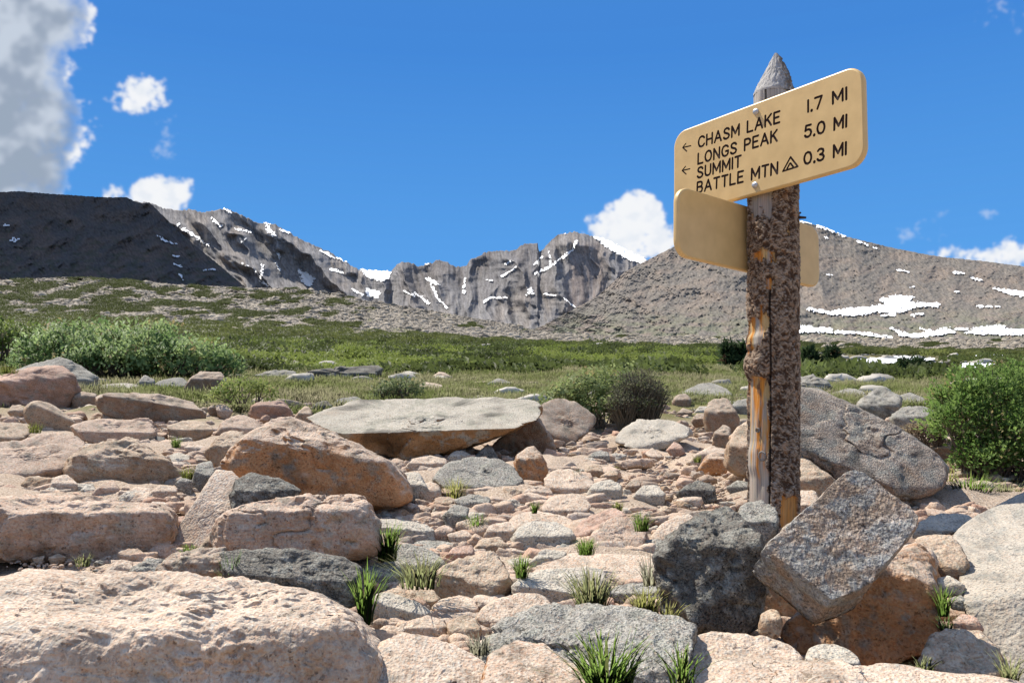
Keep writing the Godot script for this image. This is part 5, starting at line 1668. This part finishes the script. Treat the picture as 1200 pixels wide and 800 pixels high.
	rock("stone", "half-buried pale stone beside the nearest boulder", "pale", [438, 740, 455, 732, 474, 738, 462, 751, 442, 754], {"d": 1.98})
	rock("rock", "smooth domed pale pink rock above the wide grey boulder", "pale", [557, 728, 565, 712, 580, 702, 605, 694, 632, 696, 648, 710, 642, 726, 600, 738, 570, 742], {"d": 2.12, "crease": 0.3, "top": 52, "sharp": 9, "rough": 0.5, "crack": 0})
	rock("slab", "broad flat salmon slab set level in the trail", "pale", [617, 675, 640, 658, 665, 648, 700, 648, 750, 650, 767, 656, 764, 678, 742, 690, 700, 692, 650, 686, 622, 684], {"d": 2.5, "crease": 0.15, "top": 66, "rough": 0.4, "crack": 0.2})
	rock("rock", "white-topped block with a dark steep end before the salmon slab", "white", [600, 690, 612, 674, 640, 667, 680, 665, 705, 668, 709, 682, 690, 694, 680, 712, 650, 720, 640, 712, 604, 699], {"d": 2.25, "crease": 0.5, "top": 62, "roll": -8, "front": -6})
	rock("rock", "bluish grey stone with an ochre top between two grass clumps", "grey", [708, 694, 735, 684, 760, 684, 774, 692, 768, 706, 730, 712], {"d": 2.2, "crease": 0.6})
	rock("rock", "pink and white rounded rock above the grassy middle of the trail", "pale", [638, 562, 648, 551, 665, 549, 690, 558, 697, 567, 688, 583, 655, 586, 641, 574], {"d": 3.95, "sharp": 11, "crease": 0.4})
	rock("stone", "low tan rock between the upright orange rock and the pink rounded one", "pale", [607, 582, 620, 572, 633, 568, 647, 574, 652, 585, 625, 590], {"d": 3.75})
	rock("rock", "white rock with a mossy hollow", "white", [687, 580, 697, 566, 715, 562, 728, 568, 730, 582, 712, 592, 692, 590], {"d": 3.75})
	rock("rock", "white-capped rock with a dark end on the sand before the post", "white", [742, 583, 754, 569, 770, 568, 780, 579, 778, 592, 755, 594], {"d": 3.7, "crease": 0.55})
	rock("stone", "small dark brown stone on edge", "brown", [733, 571, 740, 562, 750, 564, 752, 576, 741, 581], {"d": 3.85})
	rock("rock", "angular blue-grey rock alone on the sand near the post", "dark", [793, 579, 806, 569, 818, 563, 838, 570, 840, 585, 828, 592, 800, 587], {"d": 3.75, "sharp": 26, "rough": 1.3})
	rock("stone", "flat bluish stone touching the post's shaded foot", "grey", [851, 571, 865, 563, 877, 565, 878, 580, 860, 583], {"d": 3.65})
	rock("rock", "tan flat rock leaning on the big boulder behind the post", "tan", [848, 563, 868, 548, 882, 545, 884, 562, 860, 568], {"d": 3.95})
	rock("rock", "bright orange rock on the sand with a flat shadowed front", "orange", [819, 549, 827, 535, 838, 529, 852, 538, 863, 547, 851, 557, 828, 557], {"d": 4.35, "crease": 0.7})
	rock("rock", "pale rock behind the bright orange one", "pale", [804, 543, 820, 530, 836, 522, 852, 529, 850, 540, 826, 548], {"d": 4.6})
	rock("stone", "small pink pyramid of stone on the sand", "red", [781, 528, 790, 518, 798, 521, 804, 532, 790, 538], {"d": 4.9})
	rock("stone", "flat tan stone lying under the slab pile", "pale", [756, 531, 765, 524, 778, 536, 768, 542], {"d": 4.8, "crease": 0.2})
	rock("slab", "tan grey slab split lengthwise, below the dead bush", "white", [724, 518, 729, 500, 737, 490, 757, 488, 790, 495, 806, 501, 810, 509, 792, 518, 776, 528, 755, 532, 742, 524], {"d": 5.3, "crease": 0.3, "top": 58, "roll": 12, "rough": 0.9, "crack": 1.2})
	rock("boulder", "brown-grey boulder with a pointed crest, in the pile beside the post", "brown", [825, 492, 830, 473, 842, 465, 853, 467, 867, 490, 864, 507, 840, 511, 828, 505], {"d": 5.6, "crease": 0.6, "rough": 1.4})
	rock("stone", "dark upright splinter of rock beside the post", "brown", [834, 524, 838, 505, 847, 497, 857, 502, 854, 526, 842, 530], {"d": 4.9, "yaw": -20})
	rock("stone", "pale grey stone on top of the pile, touching the post", "grey", [855, 480, 862, 470, 876, 467, 882, 476, 878, 489, 860, 491], {"d": 6.0})
	rock("stone", "round brown cobble beside the dead bush", "brown", [787, 472, 794, 462, 804, 460, 811, 470, 807, 480, 792, 482], {"d": 6.9, "sharp": 9})
	rock("slab", "grey slab along the top of the rubble pile", "grey", [796, 463, 812, 453, 830, 448, 852, 455, 860, 466, 832, 471, 804, 470], {"d": 7.6, "crease": 0.3, "top": 70})
	for e: Array in [["grey cobble in the rubble below the dead bush", "grey", [690, 535, 700, 528, 712, 529, 716, 540, 700, 545], 4.6], ["tan cobble below the grey one in the rubble", "tan", [682, 556, 692, 545, 704, 545, 708, 558, 690, 562], 4.3], ["pink cobble at the mouth of the dark hollow", "red", [648, 548, 655, 538, 665, 539, 668, 550], 4.6], ["middling tan stone where the rubble meets the sand before the post", "tan", [704, 558, 715, 551, 725, 553, 723, 564, 708, 566], 4.15], ["brown stone at the base of the rubble pile", "brown", [810, 494, 817, 484, 828, 485, 828, 498, 815, 502], 5.9], ["whitish stone in the rubble pile behind the split slab", "white", [812, 486, 820, 476, 832, 476, 832, 490], 6.3], ["small brown stone under the round cobble", "brown", [792, 486, 800, 478, 812, 482, 808, 492], 6.5]]:
		rock("stone", e[0], e[1], e[2], {"d": e[3]})
	rock("rock", "pale pink block with a pointed end in the middle of the trail", "pale", [631, 600, 645, 583, 665, 579, 684, 579, 691, 592, 684, 608, 660, 613, 637, 611], {"d": 3.35, "crease": 0.45})
	rock("slab", "flat cream slab below the pale pink block", "pale", [591, 615, 605, 603, 630, 599, 660, 604, 677, 613, 664, 628, 612, 629], {"d": 3.2, "crease": 0.3, "top": 68})
	rock("rock", "white rock with a brown pitted face below the cream slab", "white", [597, 634, 608, 618, 625, 611, 650, 612, 668, 619, 674, 631, 657, 645, 632, 650, 605, 644], {"d": 2.95, "crease": 0.55})
	rock("rock", "pink-streaked long rock lying diagonally", "red", [668, 634, 680, 612, 700, 600, 718, 595, 733, 602, 728, 614, 707, 624, 692, 640, 676, 644], {"d": 3.05, "roll": 20, "crease": 0.5, "sharp": 11})
	rock("boulder", "coarse pink conical rock above the salmon slab", "pink", [688, 634, 705, 615, 722, 605, 741, 606, 757, 622, 752, 642, 722, 655, 700, 650], {"d": 2.85, "crease": 0.3, "top": 48, "rough": 1.2})
	rock("rock", "wide pale rock between the conical pink one and the dark lichen boulder", "pale", [759, 635, 775, 615, 795, 603, 813, 601, 820, 620, 806, 642, 780, 646, 764, 643], {"d": 2.8, "crease": 0.3, "top": 52})
	rock("slab", "blue-grey flat sliver behind the salmon slab", "grey", [728, 648, 748, 635, 770, 631, 788, 640, 776, 652, 745, 656], {"d": 2.7, "crease": 0.3, "top": 62})
	rock("stone", "small grey cube on the edge of the salmon slab", "grey", [649, 645, 660, 636, 670, 642, 666, 653, 654, 654], {"d": 2.72})
	rock("stone", "lumpy white stone at the corner of the salmon slab", "white", [618, 660, 640, 643, 665, 648, 652, 663, 626, 673], {"d": 2.66, "rough": 1.6})
	rock("rock", "pink crumbly rock above the banded one", "red", [518, 652, 535, 640, 553, 639, 556, 655, 532, 664], {"d": 2.85})
	rock("rock", "tan pointed rock above the banded one, by the green tuft", "tan", [553, 646, 565, 632, 585, 629, 597, 642, 588, 656, 563, 656], {"d": 2.8})
	rock("stone", "flat pale stone beyond the thin bluish one", "pale", [524, 626, 545, 621, 557, 630, 546, 641, 527, 636], {"d": 3.1})
	rock("rock", "humped pale rock beyond the tan pointed one", "pale", [566, 630, 575, 615, 595, 611, 604, 622, 597, 640, 575, 641], {"d": 3.05})
	rock("stone", "pink cobble by the end of the bright white slab", "pink", [506, 624, 520, 614, 532, 621, 524, 637, 510, 635], {"d": 3.25})

func rocks_right() -> void:
	rock("boulder", "sloping pinkish grey boulder past the post, dark overhang along its lower end", "pinkgrey", [922, 470, 937, 455, 965, 459, 1000, 477, 1030, 491, 1060, 507, 1095, 530, 1109, 548, 1107, 563, 1090, 580, 1050, 584, 1018, 574, 985, 562, 950, 540, 922, 520], {"stack": true, "d": 3.95, "t": 0.8, "crease": 0.2, "top": 46, "front": -18, "roll": -24, "yaw": 6, "rough": 0.8, "chips": 5, "sharp": 30, "crack": 1.1, "stain": 0.5, "spall": 0.35})
	rock("boulder", "pale rough boulder peeping out on the sunny side of the post", "tan", [851, 545, 853, 525, 862, 503, 880, 486, 905, 472, 932, 482, 940, 540, 900, 560, 865, 556], {"stack": true, "d": 4.15, "crease": 0.4, "top": 56, "rough": 1.2})
	rock("rock", "brown broken rock under the sloping boulder's raised side", "brown", [925, 530, 945, 522, 985, 556, 1020, 572, 1018, 590, 960, 596, 925, 580], {"stack": true, "d": 4.1, "crease": 0.8, "rough": 1.6})
	rock("rock", "brown fractured rock below the sloping boulder, right behind the post", "tan", [928, 568, 940, 533, 958, 550, 985, 568, 994, 582, 965, 590, 950, 604, 932, 604], {"d": 3.65, "yaw": 15, "rough": 1.2})
	rock("stone", "pale upright stone against the back of the post", "pale", [928, 605, 940, 571, 951, 568, 959, 582, 956, 598, 937, 612], {"d": 3.55, "crease": 0.3})
	rock("rock", "black-topped craggy grey rock beyond the sloping boulder", "grey", [1002, 480, 1010, 468, 1022, 459, 1036, 454, 1056, 467, 1052, 482, 1030, 498, 1010, 492], {"d": 6.3, "crease": 0.55, "rough": 2.0, "stain": 0.6})
	rock("rock", "lumpy pale grey rock beside the black-topped one", "grey", [1044, 490, 1058, 477, 1080, 476, 1093, 482, 1087, 499, 1062, 508, 1047, 500], {"d": 5.9, "rough": 1.8})
	rock("rock", "flat grey rock behind the black-topped one", "grey", [1046, 467, 1065, 459, 1082, 466, 1090, 479, 1062, 480], {"d": 7.2, "crease": 0.3})
	rock("rock", "dark low block under the edge of the bright willow", "brown", [1074, 526, 1085, 519, 1105, 515, 1132, 516, 1140, 537, 1118, 548, 1090, 541], {"d": 5.2, "crease": 0.7, "top": 66})
	rock("rock", "craggy grey outcrop touching the post", "grey", [915, 452, 932, 444, 950, 441, 966, 446, 978, 456, 952, 464, 920, 462], {"d": 7.8, "rough": 2.2})
	rock("slab", "flat grey outcrop in the grass past the craggy one", "grey", [972, 462, 990, 455, 1010, 456, 1018, 465, 992, 470], {"d": 8.0, "crease": 0.3, "top": 70})
	rock("slab", "long dark craggy outcrop in the meadow", "dark", [340, 443, 370, 435, 395, 432, 440, 428, 447, 440, 405, 448, 348, 449], {"d": 12.4, "crease": 0.6, "rough": 2.6, "chips": 10})
	rock("slab", "low grey outcrop left of the long dark one", "grey", [292, 441, 320, 434, 342, 435, 347, 443, 312, 447], {"d": 12.6, "crease": 0.5, "rough": 1.8})
	rock("stone", "cream stone alone in the meadow grass", "pale", [502, 444, 515, 436, 522, 437, 532, 443, 516, 448], {"d": 13.2})
	rock("stone", "tan flat stone in the meadow above the great slab", "pale", [486, 455, 500, 447, 521, 452, 508, 461], {"d": 10.6, "crease": 0.4})
	rock("stone", "grey stone in the meadow towards the green bush", "grey", [563, 454, 583, 443, 600, 449, 582, 457], {"d": 11.2})
	rock("stone", "small mossy stone at the back edge of the great slab", "dark", [362, 481, 372, 471, 384, 469, 390, 478, 374, 486], {"d": 6.2})
	rock("stone", "flat grey stone behind the near end of the great slab", "grey", [387, 478, 395, 468, 420, 464, 426, 472, 402, 481], {"d": 6.8, "crease": 0.5})
	rock("stone", "tan wedge standing at the end of the great slab", "tan", [342, 494, 352, 480, 358, 474, 366, 482, 362, 500, 350, 502], {"d": 5.3})
	rock("stone", "rounded pink stone between the orange-fronted boulder and the tan wedge", "pink", [306, 500, 320, 491, 340, 488, 362, 496, 350, 508, 320, 507], {"d": 5.0, "sharp": 10})

# the loose rubble between them: small, alike and many
func rubble() -> void:
	var r := RandomNumberGenerator.new()
	r.seed = 202
	var kinds := ["pale", "pink", "white", "tan", "grey", "red"]
	var protos := {}
	for k: String in kinds:
		protos[k] = []
		for j in 3:
			var o := MeshInstance3D.new()
			o.mesh = loose_stone(40 + j + kinds.find(k) * 5, 9, k)
			o.material_override = mats[STONE[k][4]]
			protos[k].append(o)
	# name of the place, outline, how many, sizes in metres
	var beds := [
		["in the rubble in the middle of the trail", [440, 590, 520, 560, 640, 560, 760, 570, 860, 590, 780, 640, 760, 720, 600, 740, 450, 740], 105, 0.03, 0.10],
		["in the rubble under the great slab and the dead bush", [470, 535, 560, 525, 700, 505, 740, 530, 720, 560, 650, 575, 520, 590], 45, 0.03, 0.085],
		["on the pale sand before the post", [720, 525, 860, 525, 870, 600, 740, 600], 24, 0.016, 0.05],
		["in the rubble pile beside the post", [760, 470, 870, 470, 860, 530, 800, 510], 26, 0.04, 0.10],
		["between the boulders below the big willow", [30, 470, 240, 480, 260, 560, 200, 590, 60, 590, 0, 560, 0, 500], 70, 0.03, 0.12],
		["by the foot of the sloping boulder and the bright willow", [1010, 585, 1150, 560, 1190, 590, 1100, 625, 1040, 610], 20, 0.025, 0.07],
		["on the sandy patch behind the nearest boulder", [0, 652, 130, 655, 190, 680, 40, 680], 10, 0.008, 0.026]]
	var hue := {"pale": "cream", "pink": "pink", "white": "white", "tan": "tan", "grey": "grey", "red": "reddish"}
	var gravel := []
	var tint := []
	for b: Array in beds:
		var poly := PackedVector2Array()
		for k in range(0, b[1].size(), 2): poly.append(Vector2(b[1][k], b[1][k + 1]))
		var lo := poly[0]
		var hi := poly[0]
		for q in poly:
			lo = lo.min(q)
			hi = hi.max(q)
		var made := 0
		for tries in 6000:
			if made >= b[2]: break
			var q := Vector2(r.randf_range(lo.x, hi.x), r.randf_range(lo.y, hi.y))
			if not inside(poly, q): continue
			var hit := false
			for t: PackedVector2Array in traced:
				if inside(t, q):
					hit = true
					break
			if hit: continue
			var s: float = b[3] * pow(b[4] / b[3], pow(r.randf(), 1.7))
			var d := ground_d(q.x, q.y)
			var k: String = kinds[[0, 0, 0, 1, 1, 2, 2, 3, 3, 4, 5][r.randi() % 11]]
			var o: MeshInstance3D = protos[k][r.randi() % 3].duplicate()
			o.name = numbered("loose_stone")
			add_child(o)
			o.transform = Transform3D(Basis.from_euler(Vector3(r.randf_range(-0.4, 0.4), r.randf() * TAU, r.randf_range(-0.4, 0.4))).scaled(Vector3(s * r.randf_range(0.9, 1.5), s * r.randf_range(0.7, 1.0), s)), at(q.x, q.y, d) + Vector3(0, s * 0.12, 0))
			tag(o, "small loose %s stone %s" % [hue[k], b[0]], "stone", "loose %s stones %s" % [hue[k], b[0]])
			made += 1
		for tries in int(b[2] * 26):
			var q := Vector2(r.randf_range(lo.x, hi.x), r.randf_range(lo.y, hi.y))
			if not inside(poly, q): continue
			var d := ground_d(q.x, q.y)
			var s := 0.005 * pow(5.0, pow(r.randf(), 2.5)) * (0.6 + d * 0.13)
			gravel.append(Transform3D(Basis.from_euler(Vector3(r.randf(), r.randf() * TAU, r.randf())).scaled(Vector3(s * 1.2, s * 0.8, s)), at(q.x, q.y, d) + Vector3(0, s * 0.15, 0)))
			tint.append(Color(0.50, 0.40, 0.325).lerp(Color(0.45, 0.41, 0.37), r.randf()) * r.randf_range(0.7, 1.15))
	for k: String in kinds:
		for o: MeshInstance3D in protos[k]: o.free()
	for tries in 5000:
		var px := r.randf_range(-250, 1450)
		var py := r.randf_range(500, 860)
		var d := ground_d(px, py)
		var s := 0.004 * pow(5.0, pow(r.randf(), 2.5)) * (0.6 + d * 0.12)
		gravel.append(Transform3D(Basis.from_euler(Vector3(r.randf(), r.randf() * TAU, r.randf())).scaled(Vector3(s * 1.2, s * 0.8, s)), at(px, py, d) + Vector3(0, s * 0.15, 0)))
		tint.append(Color(0.50, 0.40, 0.325).lerp(Color(0.45, 0.41, 0.37), r.randf()) * r.randf_range(0.7, 1.15))
	var chunks := []
	var hues := []
	for tries in 17000:
		var px := r.randf_range(-200, 1400)
		var py := r.randf_range(470, 830)
		var d := ground_d(px, py)
		if d > 9.5 or (px < 150 and py > 640 and py < 690): continue
		var clump := n_mid.get_noise_2d(px * 0.02, py * 0.04)
		if clump < -0.25: continue
		if px > 720 and px < 860 and py > 520 and py < 600 and r.randf() < 0.75: continue
		var s := 0.015 * pow(5.5, pow(r.randf(), 1.7)) * (0.7 + d * 0.09)
		chunks.append(Transform3D(Basis.from_euler(Vector3(r.randf_range(-0.5, 0.5), r.randf() * TAU, r.randf_range(-0.5, 0.5))).scaled(Vector3(s * r.randf_range(0.9, 1.7), s * r.randf_range(0.6, 1.0), s)), at(px, py, d) + Vector3(0, s * 0.14, 0)))
		hues.append(Color(0.528, 0.449, 0.378).lerp([Color(0.546, 0.519, 0.475), Color(0.405, 0.378, 0.343), Color(0.484, 0.352, 0.282), Color(0.581, 0.502, 0.422)][r.randi() % 4], r.randf()) * r.randf_range(0.75, 1.1))
	for tries in 260:
		var px := r.randf_range(-100, 1300)
		var d := r.randf_range(7.5, 16.0)
		var s := 0.05 * pow(4.0, pow(r.randf(), 2.2))
		var x := (px - 600.0) / FOCAL * d
		chunks.append(Transform3D(Basis.from_euler(Vector3(r.randf_range(-0.3, 0.3), r.randf() * TAU, r.randf_range(-0.3, 0.3))).scaled(Vector3(s * 1.5, s * 0.8, s)), Vector3(x, ground_y(x, -d) + s * 0.1, -d)))
		hues.append(Color(0.440, 0.414, 0.361).lerp(Color(0.528, 0.475, 0.405), r.randf()) * r.randf_range(0.75, 1.1))
	for k in 3:
		var third := []
		var hue3 := []
		for j in range(k, chunks.size(), 3):
			third.append(chunks[j])
			hue3.append(hues[j])
		scatter("rubble", loose_stone(71 + k * 4, 8, ""), mats["rubble stone"], self, third, hue3)
	scatter("gravel", loose_stone(99, 3, ""), mats["rubble stone"], self, gravel, tint)

func bushes() -> void:
	bush("willow_shrub", "large rounded grey-green willow behind the boulder pile", "shrub", [[95, 415, 62, 36, 0.0], [170, 412, 62, 32, 0.1], [60, 425, 42, 30, -0.2], [130, 428, 60, 26, -0.3], [215, 426, 56, 26, 0.0], [255, 432, 30, 18, 0.1]], 12.4, {"foot": [140, 447], "leaf": 0.055, "dark": Color(0.104, 0.180, 0.060), "light": Color(0.326, 0.422, 0.180), "dense": 1.15, "stems": 26})
	bush("willow_shrub", "darker olive willow at the edge, behind the large rounded one", "shrub", [[10, 400, 50, 22, 0.0], [-40, 402, 50, 24, 0.2], [52, 404, 26, 16, 0.2]], 15.5, {"foot": [5, 420], "leaf": 0.06, "dark": Color(0.067, 0.114, 0.027), "light": Color(0.168, 0.221, 0.060), "dense": 1.0})
	bush("willow_shrub", "bright glossy willow at the edge, beside the sloping boulder", "shrub", [[1160, 470, 62, 40, 0.0], [1215, 466, 60, 42, 0.15], [1130, 495, 40, 30, -0.1], [1180, 515, 52, 34, -0.15], [1240, 510, 60, 46, 0.0], [1115, 470, 22, 18, 0.1], [1290, 490, 60, 50, 0.2], [1140, 530, 22, 14, -0.1], [1160, 538, 44, 20, -0.2], [1215, 540, 60, 24, -0.2]], 4.95, {"foot": [1180, 556], "leaf": 0.021, "per": 9, "slim": 0.34, "dark": Color(0.085, 0.165, 0.034), "light": Color(0.194, 0.281, 0.080), "dense": 1.25, "stems": 40, "deep": 0.8})
	bush("willow_shrub", "green leafy bush joined to the dead one beyond the great slab", "shrub", [[690, 463, 38, 26, 0.0], [660, 470, 24, 18, -0.1], [720, 455, 32, 24, 0.25], [700, 482, 30, 16, -0.15]], 7.1, {"foot": [690, 497], "leaf": 0.030, "dark": Color(0.114, 0.161, 0.047), "light": Color(0.281, 0.330, 0.147), "dense": 1.1})
	bush("dead_bush", "dark leafless twiggy bush beside the green leafy one", "shrub", [[748, 466, 34, 32, 0.0], [728, 480, 24, 20, -0.1], [765, 472, 20, 22, 0.0]], 6.9, {"foot": [745, 500], "leaf": 0.02, "per": 7, "slim": 0.22, "dark": Color(0.055, 0.055, 0.038), "light": Color(0.15, 0.15, 0.10), "dense": 0.75, "stems": 190, "stem": 1.6, "bark": Color(0.125, 0.105, 0.075), "odd": 0.25, "odd_color": Color(0.13, 0.16, 0.06)})
	bush("dead_bush", "rusty dry mound of brush beside the lumpy grey rocks", "shrub", [[1080, 512, 24, 13, 0.0], [1102, 505, 14, 12, 0.0]], 5.5, {"foot": [1085, 522], "leaf": 0.018, "dark": Color(0.134, 0.100, 0.074), "light": Color(0.330, 0.268, 0.161), "dense": 0.9, "stems": 60})
	bush("willow_shrub", "low green mat of plants beside the dark reddish boulder", "shrub", [[285, 458, 26, 12, 0.0], [262, 466, 18, 9, -0.1], [305, 464, 16, 9, 0.1]], 7.6, {"foot": [282, 468], "leaf": 0.026, "dark": Color(0.121, 0.187, 0.040), "light": Color(0.295, 0.330, 0.121), "dense": 0.9, "stems": 6})
	bush("willow_shrub", "small dusty green shrub rising behind the great slab", "shrub", [[470, 458, 26, 13, 0.0], [450, 463, 16, 8, 0.0]], 9.4, {"foot": [465, 469], "leaf": 0.028, "dark": Color(0.081, 0.114, 0.047), "light": Color(0.201, 0.241, 0.114), "dense": 0.9, "stems": 30})
	krummholz("dark dwarf conifer clump just beside the post's sunny side", 858, 447, 56, 44, 21.0)
	krummholz("dwarf conifer with a rusty crown just past the post", 958, 446, 46, 38, 20.0)
	krummholz("small round dwarf conifer before the oval snow patch", 1068, 445, 42, 24, 22.0)
	krummholz("low dwarf conifer hedge between the rusty-crowned one and the round one", 1008, 447, 60, 18, 21.0)
	krummholz("lone tiny conifer in the green thicket above the great slab", 664, 438, 14, 14, 26.0)
	krummholz("dark little conifer at the foot of the stony slope", 802, 436, 24, 16, 27.0)

func tufts() -> void:
	tuft("thick long-bladed grass clump in front of the wide grey boulder", "green", 712, 812, 92, 84, {"d": 1.60, "blades": 130, "wide": 1.5, "bend": 0.75, "steps": 5, "spread": 0.3})
	tuft("grass blades leaning out beside the wide grey boulder's lower end", "green", 800, 800, 44, 50, {"d": 1.66, "blades": 42, "wide": 1.3, "bend": 0.9, "steps": 4})
	tuft("tall bright grass between the cracked pink boulder and the white slab", "green", 454, 652, 34, 50, {"d": 2.75, "bend": 0.5})
	tuft("tallest upright grass at the end of the long dark lichened rock", "green", 428, 724, 26, 72, {"d": 2.14, "blades": 90, "bend": 0.4, "steps": 4})
	tuft("pale feathery grass drooping over a grey rock", "pale", 492, 684, 74, 46, {"d": 2.5, "blades": 130, "bend": 0.9})
	tuft("grey-green drooping grass on the brown rock behind the nearest boulder", "deep", 270, 690, 22, 50, {"d": 2.12, "blades": 80, "bend": 0.35, "steps": 4})
	tuft("large grass clump beside the white-topped block", "pale", 694, 714, 58, 58, {"d": 2.14, "blades": 150, "bend": 0.6, "steps": 4})
	tuft("yellow-green grass clump above the wide grey boulder", "yellow", 756, 716, 46, 34, {"d": 2.08, "blades": 110, "bend": 0.7})
	tuft("dry wispy grass at the salmon slab's end", "dry", 762, 682, 26, 44, {"d": 2.4, "blades": 44, "bend": 0.5})
	tuft("green tuft beside the tan pointed rock", "green", 611, 674, 24, 30, {"d": 2.6})
	tuft("green tuft before the coarse pink conical rock", "green", 687, 648, 30, 22, {"d": 2.82})
	tuft("green tuft above the wide pale rock", "green", 752, 620, 26, 26, {"d": 3.0})
	tuft("grass tuft on the wide grey rock below the great slab", "yellow", 532, 584, 38, 30, {"d": 3.85, "blades": 120})
	tuft("green tuft beside the greenish grey angular stone", "green", 558, 622, 28, 26, {"d": 3.35})
	tuft("little yellow tuft by the orange-pink stone", "yellow", 510, 615, 18, 16, {"d": 3.5})
	tuft("tiny thin tuft in the white rubble", "green", 626, 600, 10, 16, {"d": 3.4})
	tuft("little yellow tuft alone on the sand", "yellow", 720, 554, 18, 10, {})
	tuft("thin dry stalks beside the pink rounded rock", "dry", 677, 562, 12, 24, {"d": 4.05, "blades": 24})
	tuft("moss-green tuft in the hollow of the white rock", "moss", 724, 598, 16, 14, {"d": 3.5})
	tuft("broad grass clump under the bright willow", "green", 1135, 592, 62, 46, {"d": 4.1, "blades": 220, "bend": 0.7})
	tuft("second grass clump under the bright willow, paler and nearer the edge", "pale", 1180, 588, 46, 32, {"d": 4.2, "blades": 130, "bend": 0.8})
	tuft("straggling grass against the overhang of the sloping boulder", "yellow", 1112, 572, 30, 28, {"d": 4.4, "blades": 90})
	tuft("upright tuft in the gap below the tan pitted rock", "green", 1106, 718, 18, 40, {"d": 2.12, "blades": 70, "bend": 0.4})
	tuft("shaded grass in the corner behind the half-shadowed pinkish rock", "deep", 1110, 745, 22, 28, {"d": 2.05, "blades": 60})
	tuft("shaded grass with pale blades at the orange boulder's foot", "pale", 1082, 785, 34, 24, {"d": 1.9, "blades": 50, "bend": 1.1})
	tuft("grass growing under the side of the white speckled boulder", "pale", 1184, 800, 26, 44, {"d": 1.8, "blades": 60, "bend": 0.7})
	tuft("grass in the crack of the tilted pink slab", "green", 222, 652, 26, 18, {"d": 2.66})
	tuft("thin grass under the long brownish-pink boulder", "pale", 97, 662, 24, 18, {"d": 2.62, "blades": 40})
	tuft("green tuft beside the low orange-tan block", "green", 206, 523, 18, 16, {"d": 4.75})
	tuft("mossy tuft beside the pale yellowish rock", "moss", 40, 506, 24, 14, {"d": 5.0})
	tuft("moss and grass behind the upright grey stone", "moss", 220, 560, 24, 18, {"d": 4.1})
	tuft("mossy grass on the salmon pink boulder's far shoulder", "moss", 8, 436, 36, 12, {"d": 6.9})
	tuft("yellowish grass at the foot of the sloping boulder's back end", "yellow", 868, 547, 22, 14, {"d": 4.25})
	tuft("thin grass behind the bright orange rock", "moss", 818, 541, 14, 10, {"d": 4.7})
	tuft("dry tuft below the tan rock behind the smooth cream boulder", "dry", 562, 764, 36, 26, {"d": 1.9, "blades": 70})
	tuft("short grass at the lower end of the dark lichen boulder", "yellow", 782, 734, 26, 34, {"d": 2.08, "blades": 60})

func _ready() -> void:
	cam = Camera3D.new()
	cam.name = "camera"
	cam.fov = rad_to_deg(2.0 * atan(400.0 / FOCAL))
	cam.rotation = Vector3(PITCH, 0, 0)
	cam.near = 0.05
	cam.far = 20000.0
	add_child(cam)
	make_noises()
	var env := Environment.new()
	env.background_mode = Environment.BG_SKY
	env.sky = Sky.new()
	env.sky.sky_material = make_sky()
	env.tonemap_mode = Environment.TONE_MAPPER_LINEAR
	env.tonemap_exposure = 1.52
	env.sdfgi_enabled = true
	env.ssao_enabled = true
	env.ssil_enabled = true
	var we := WorldEnvironment.new()
	we.name = "world_environment"
	we.environment = env
	add_child(we)
	var sun := DirectionalLight3D.new()
	sun.name = "sun"
	sun.light_energy = 1.6
	sun.light_color = Color(1.0, 0.97, 0.92)
	sun.light_angular_distance = 0.53
	sun.shadow_enabled = true
	add_child(sun)
	sun.look_at_from_position(Vector3.ZERO, -Vector3(-0.406, 0.848, -0.341), Vector3.RIGHT)
	make_materials()
	build_land()
	build_post()
	build_sign()
	rocks_front()
	leaning_block()
	rocks_left()
	rocks_middle()
	rocks_right()
	rubble()
	bushes()
	tufts()
	meadow()
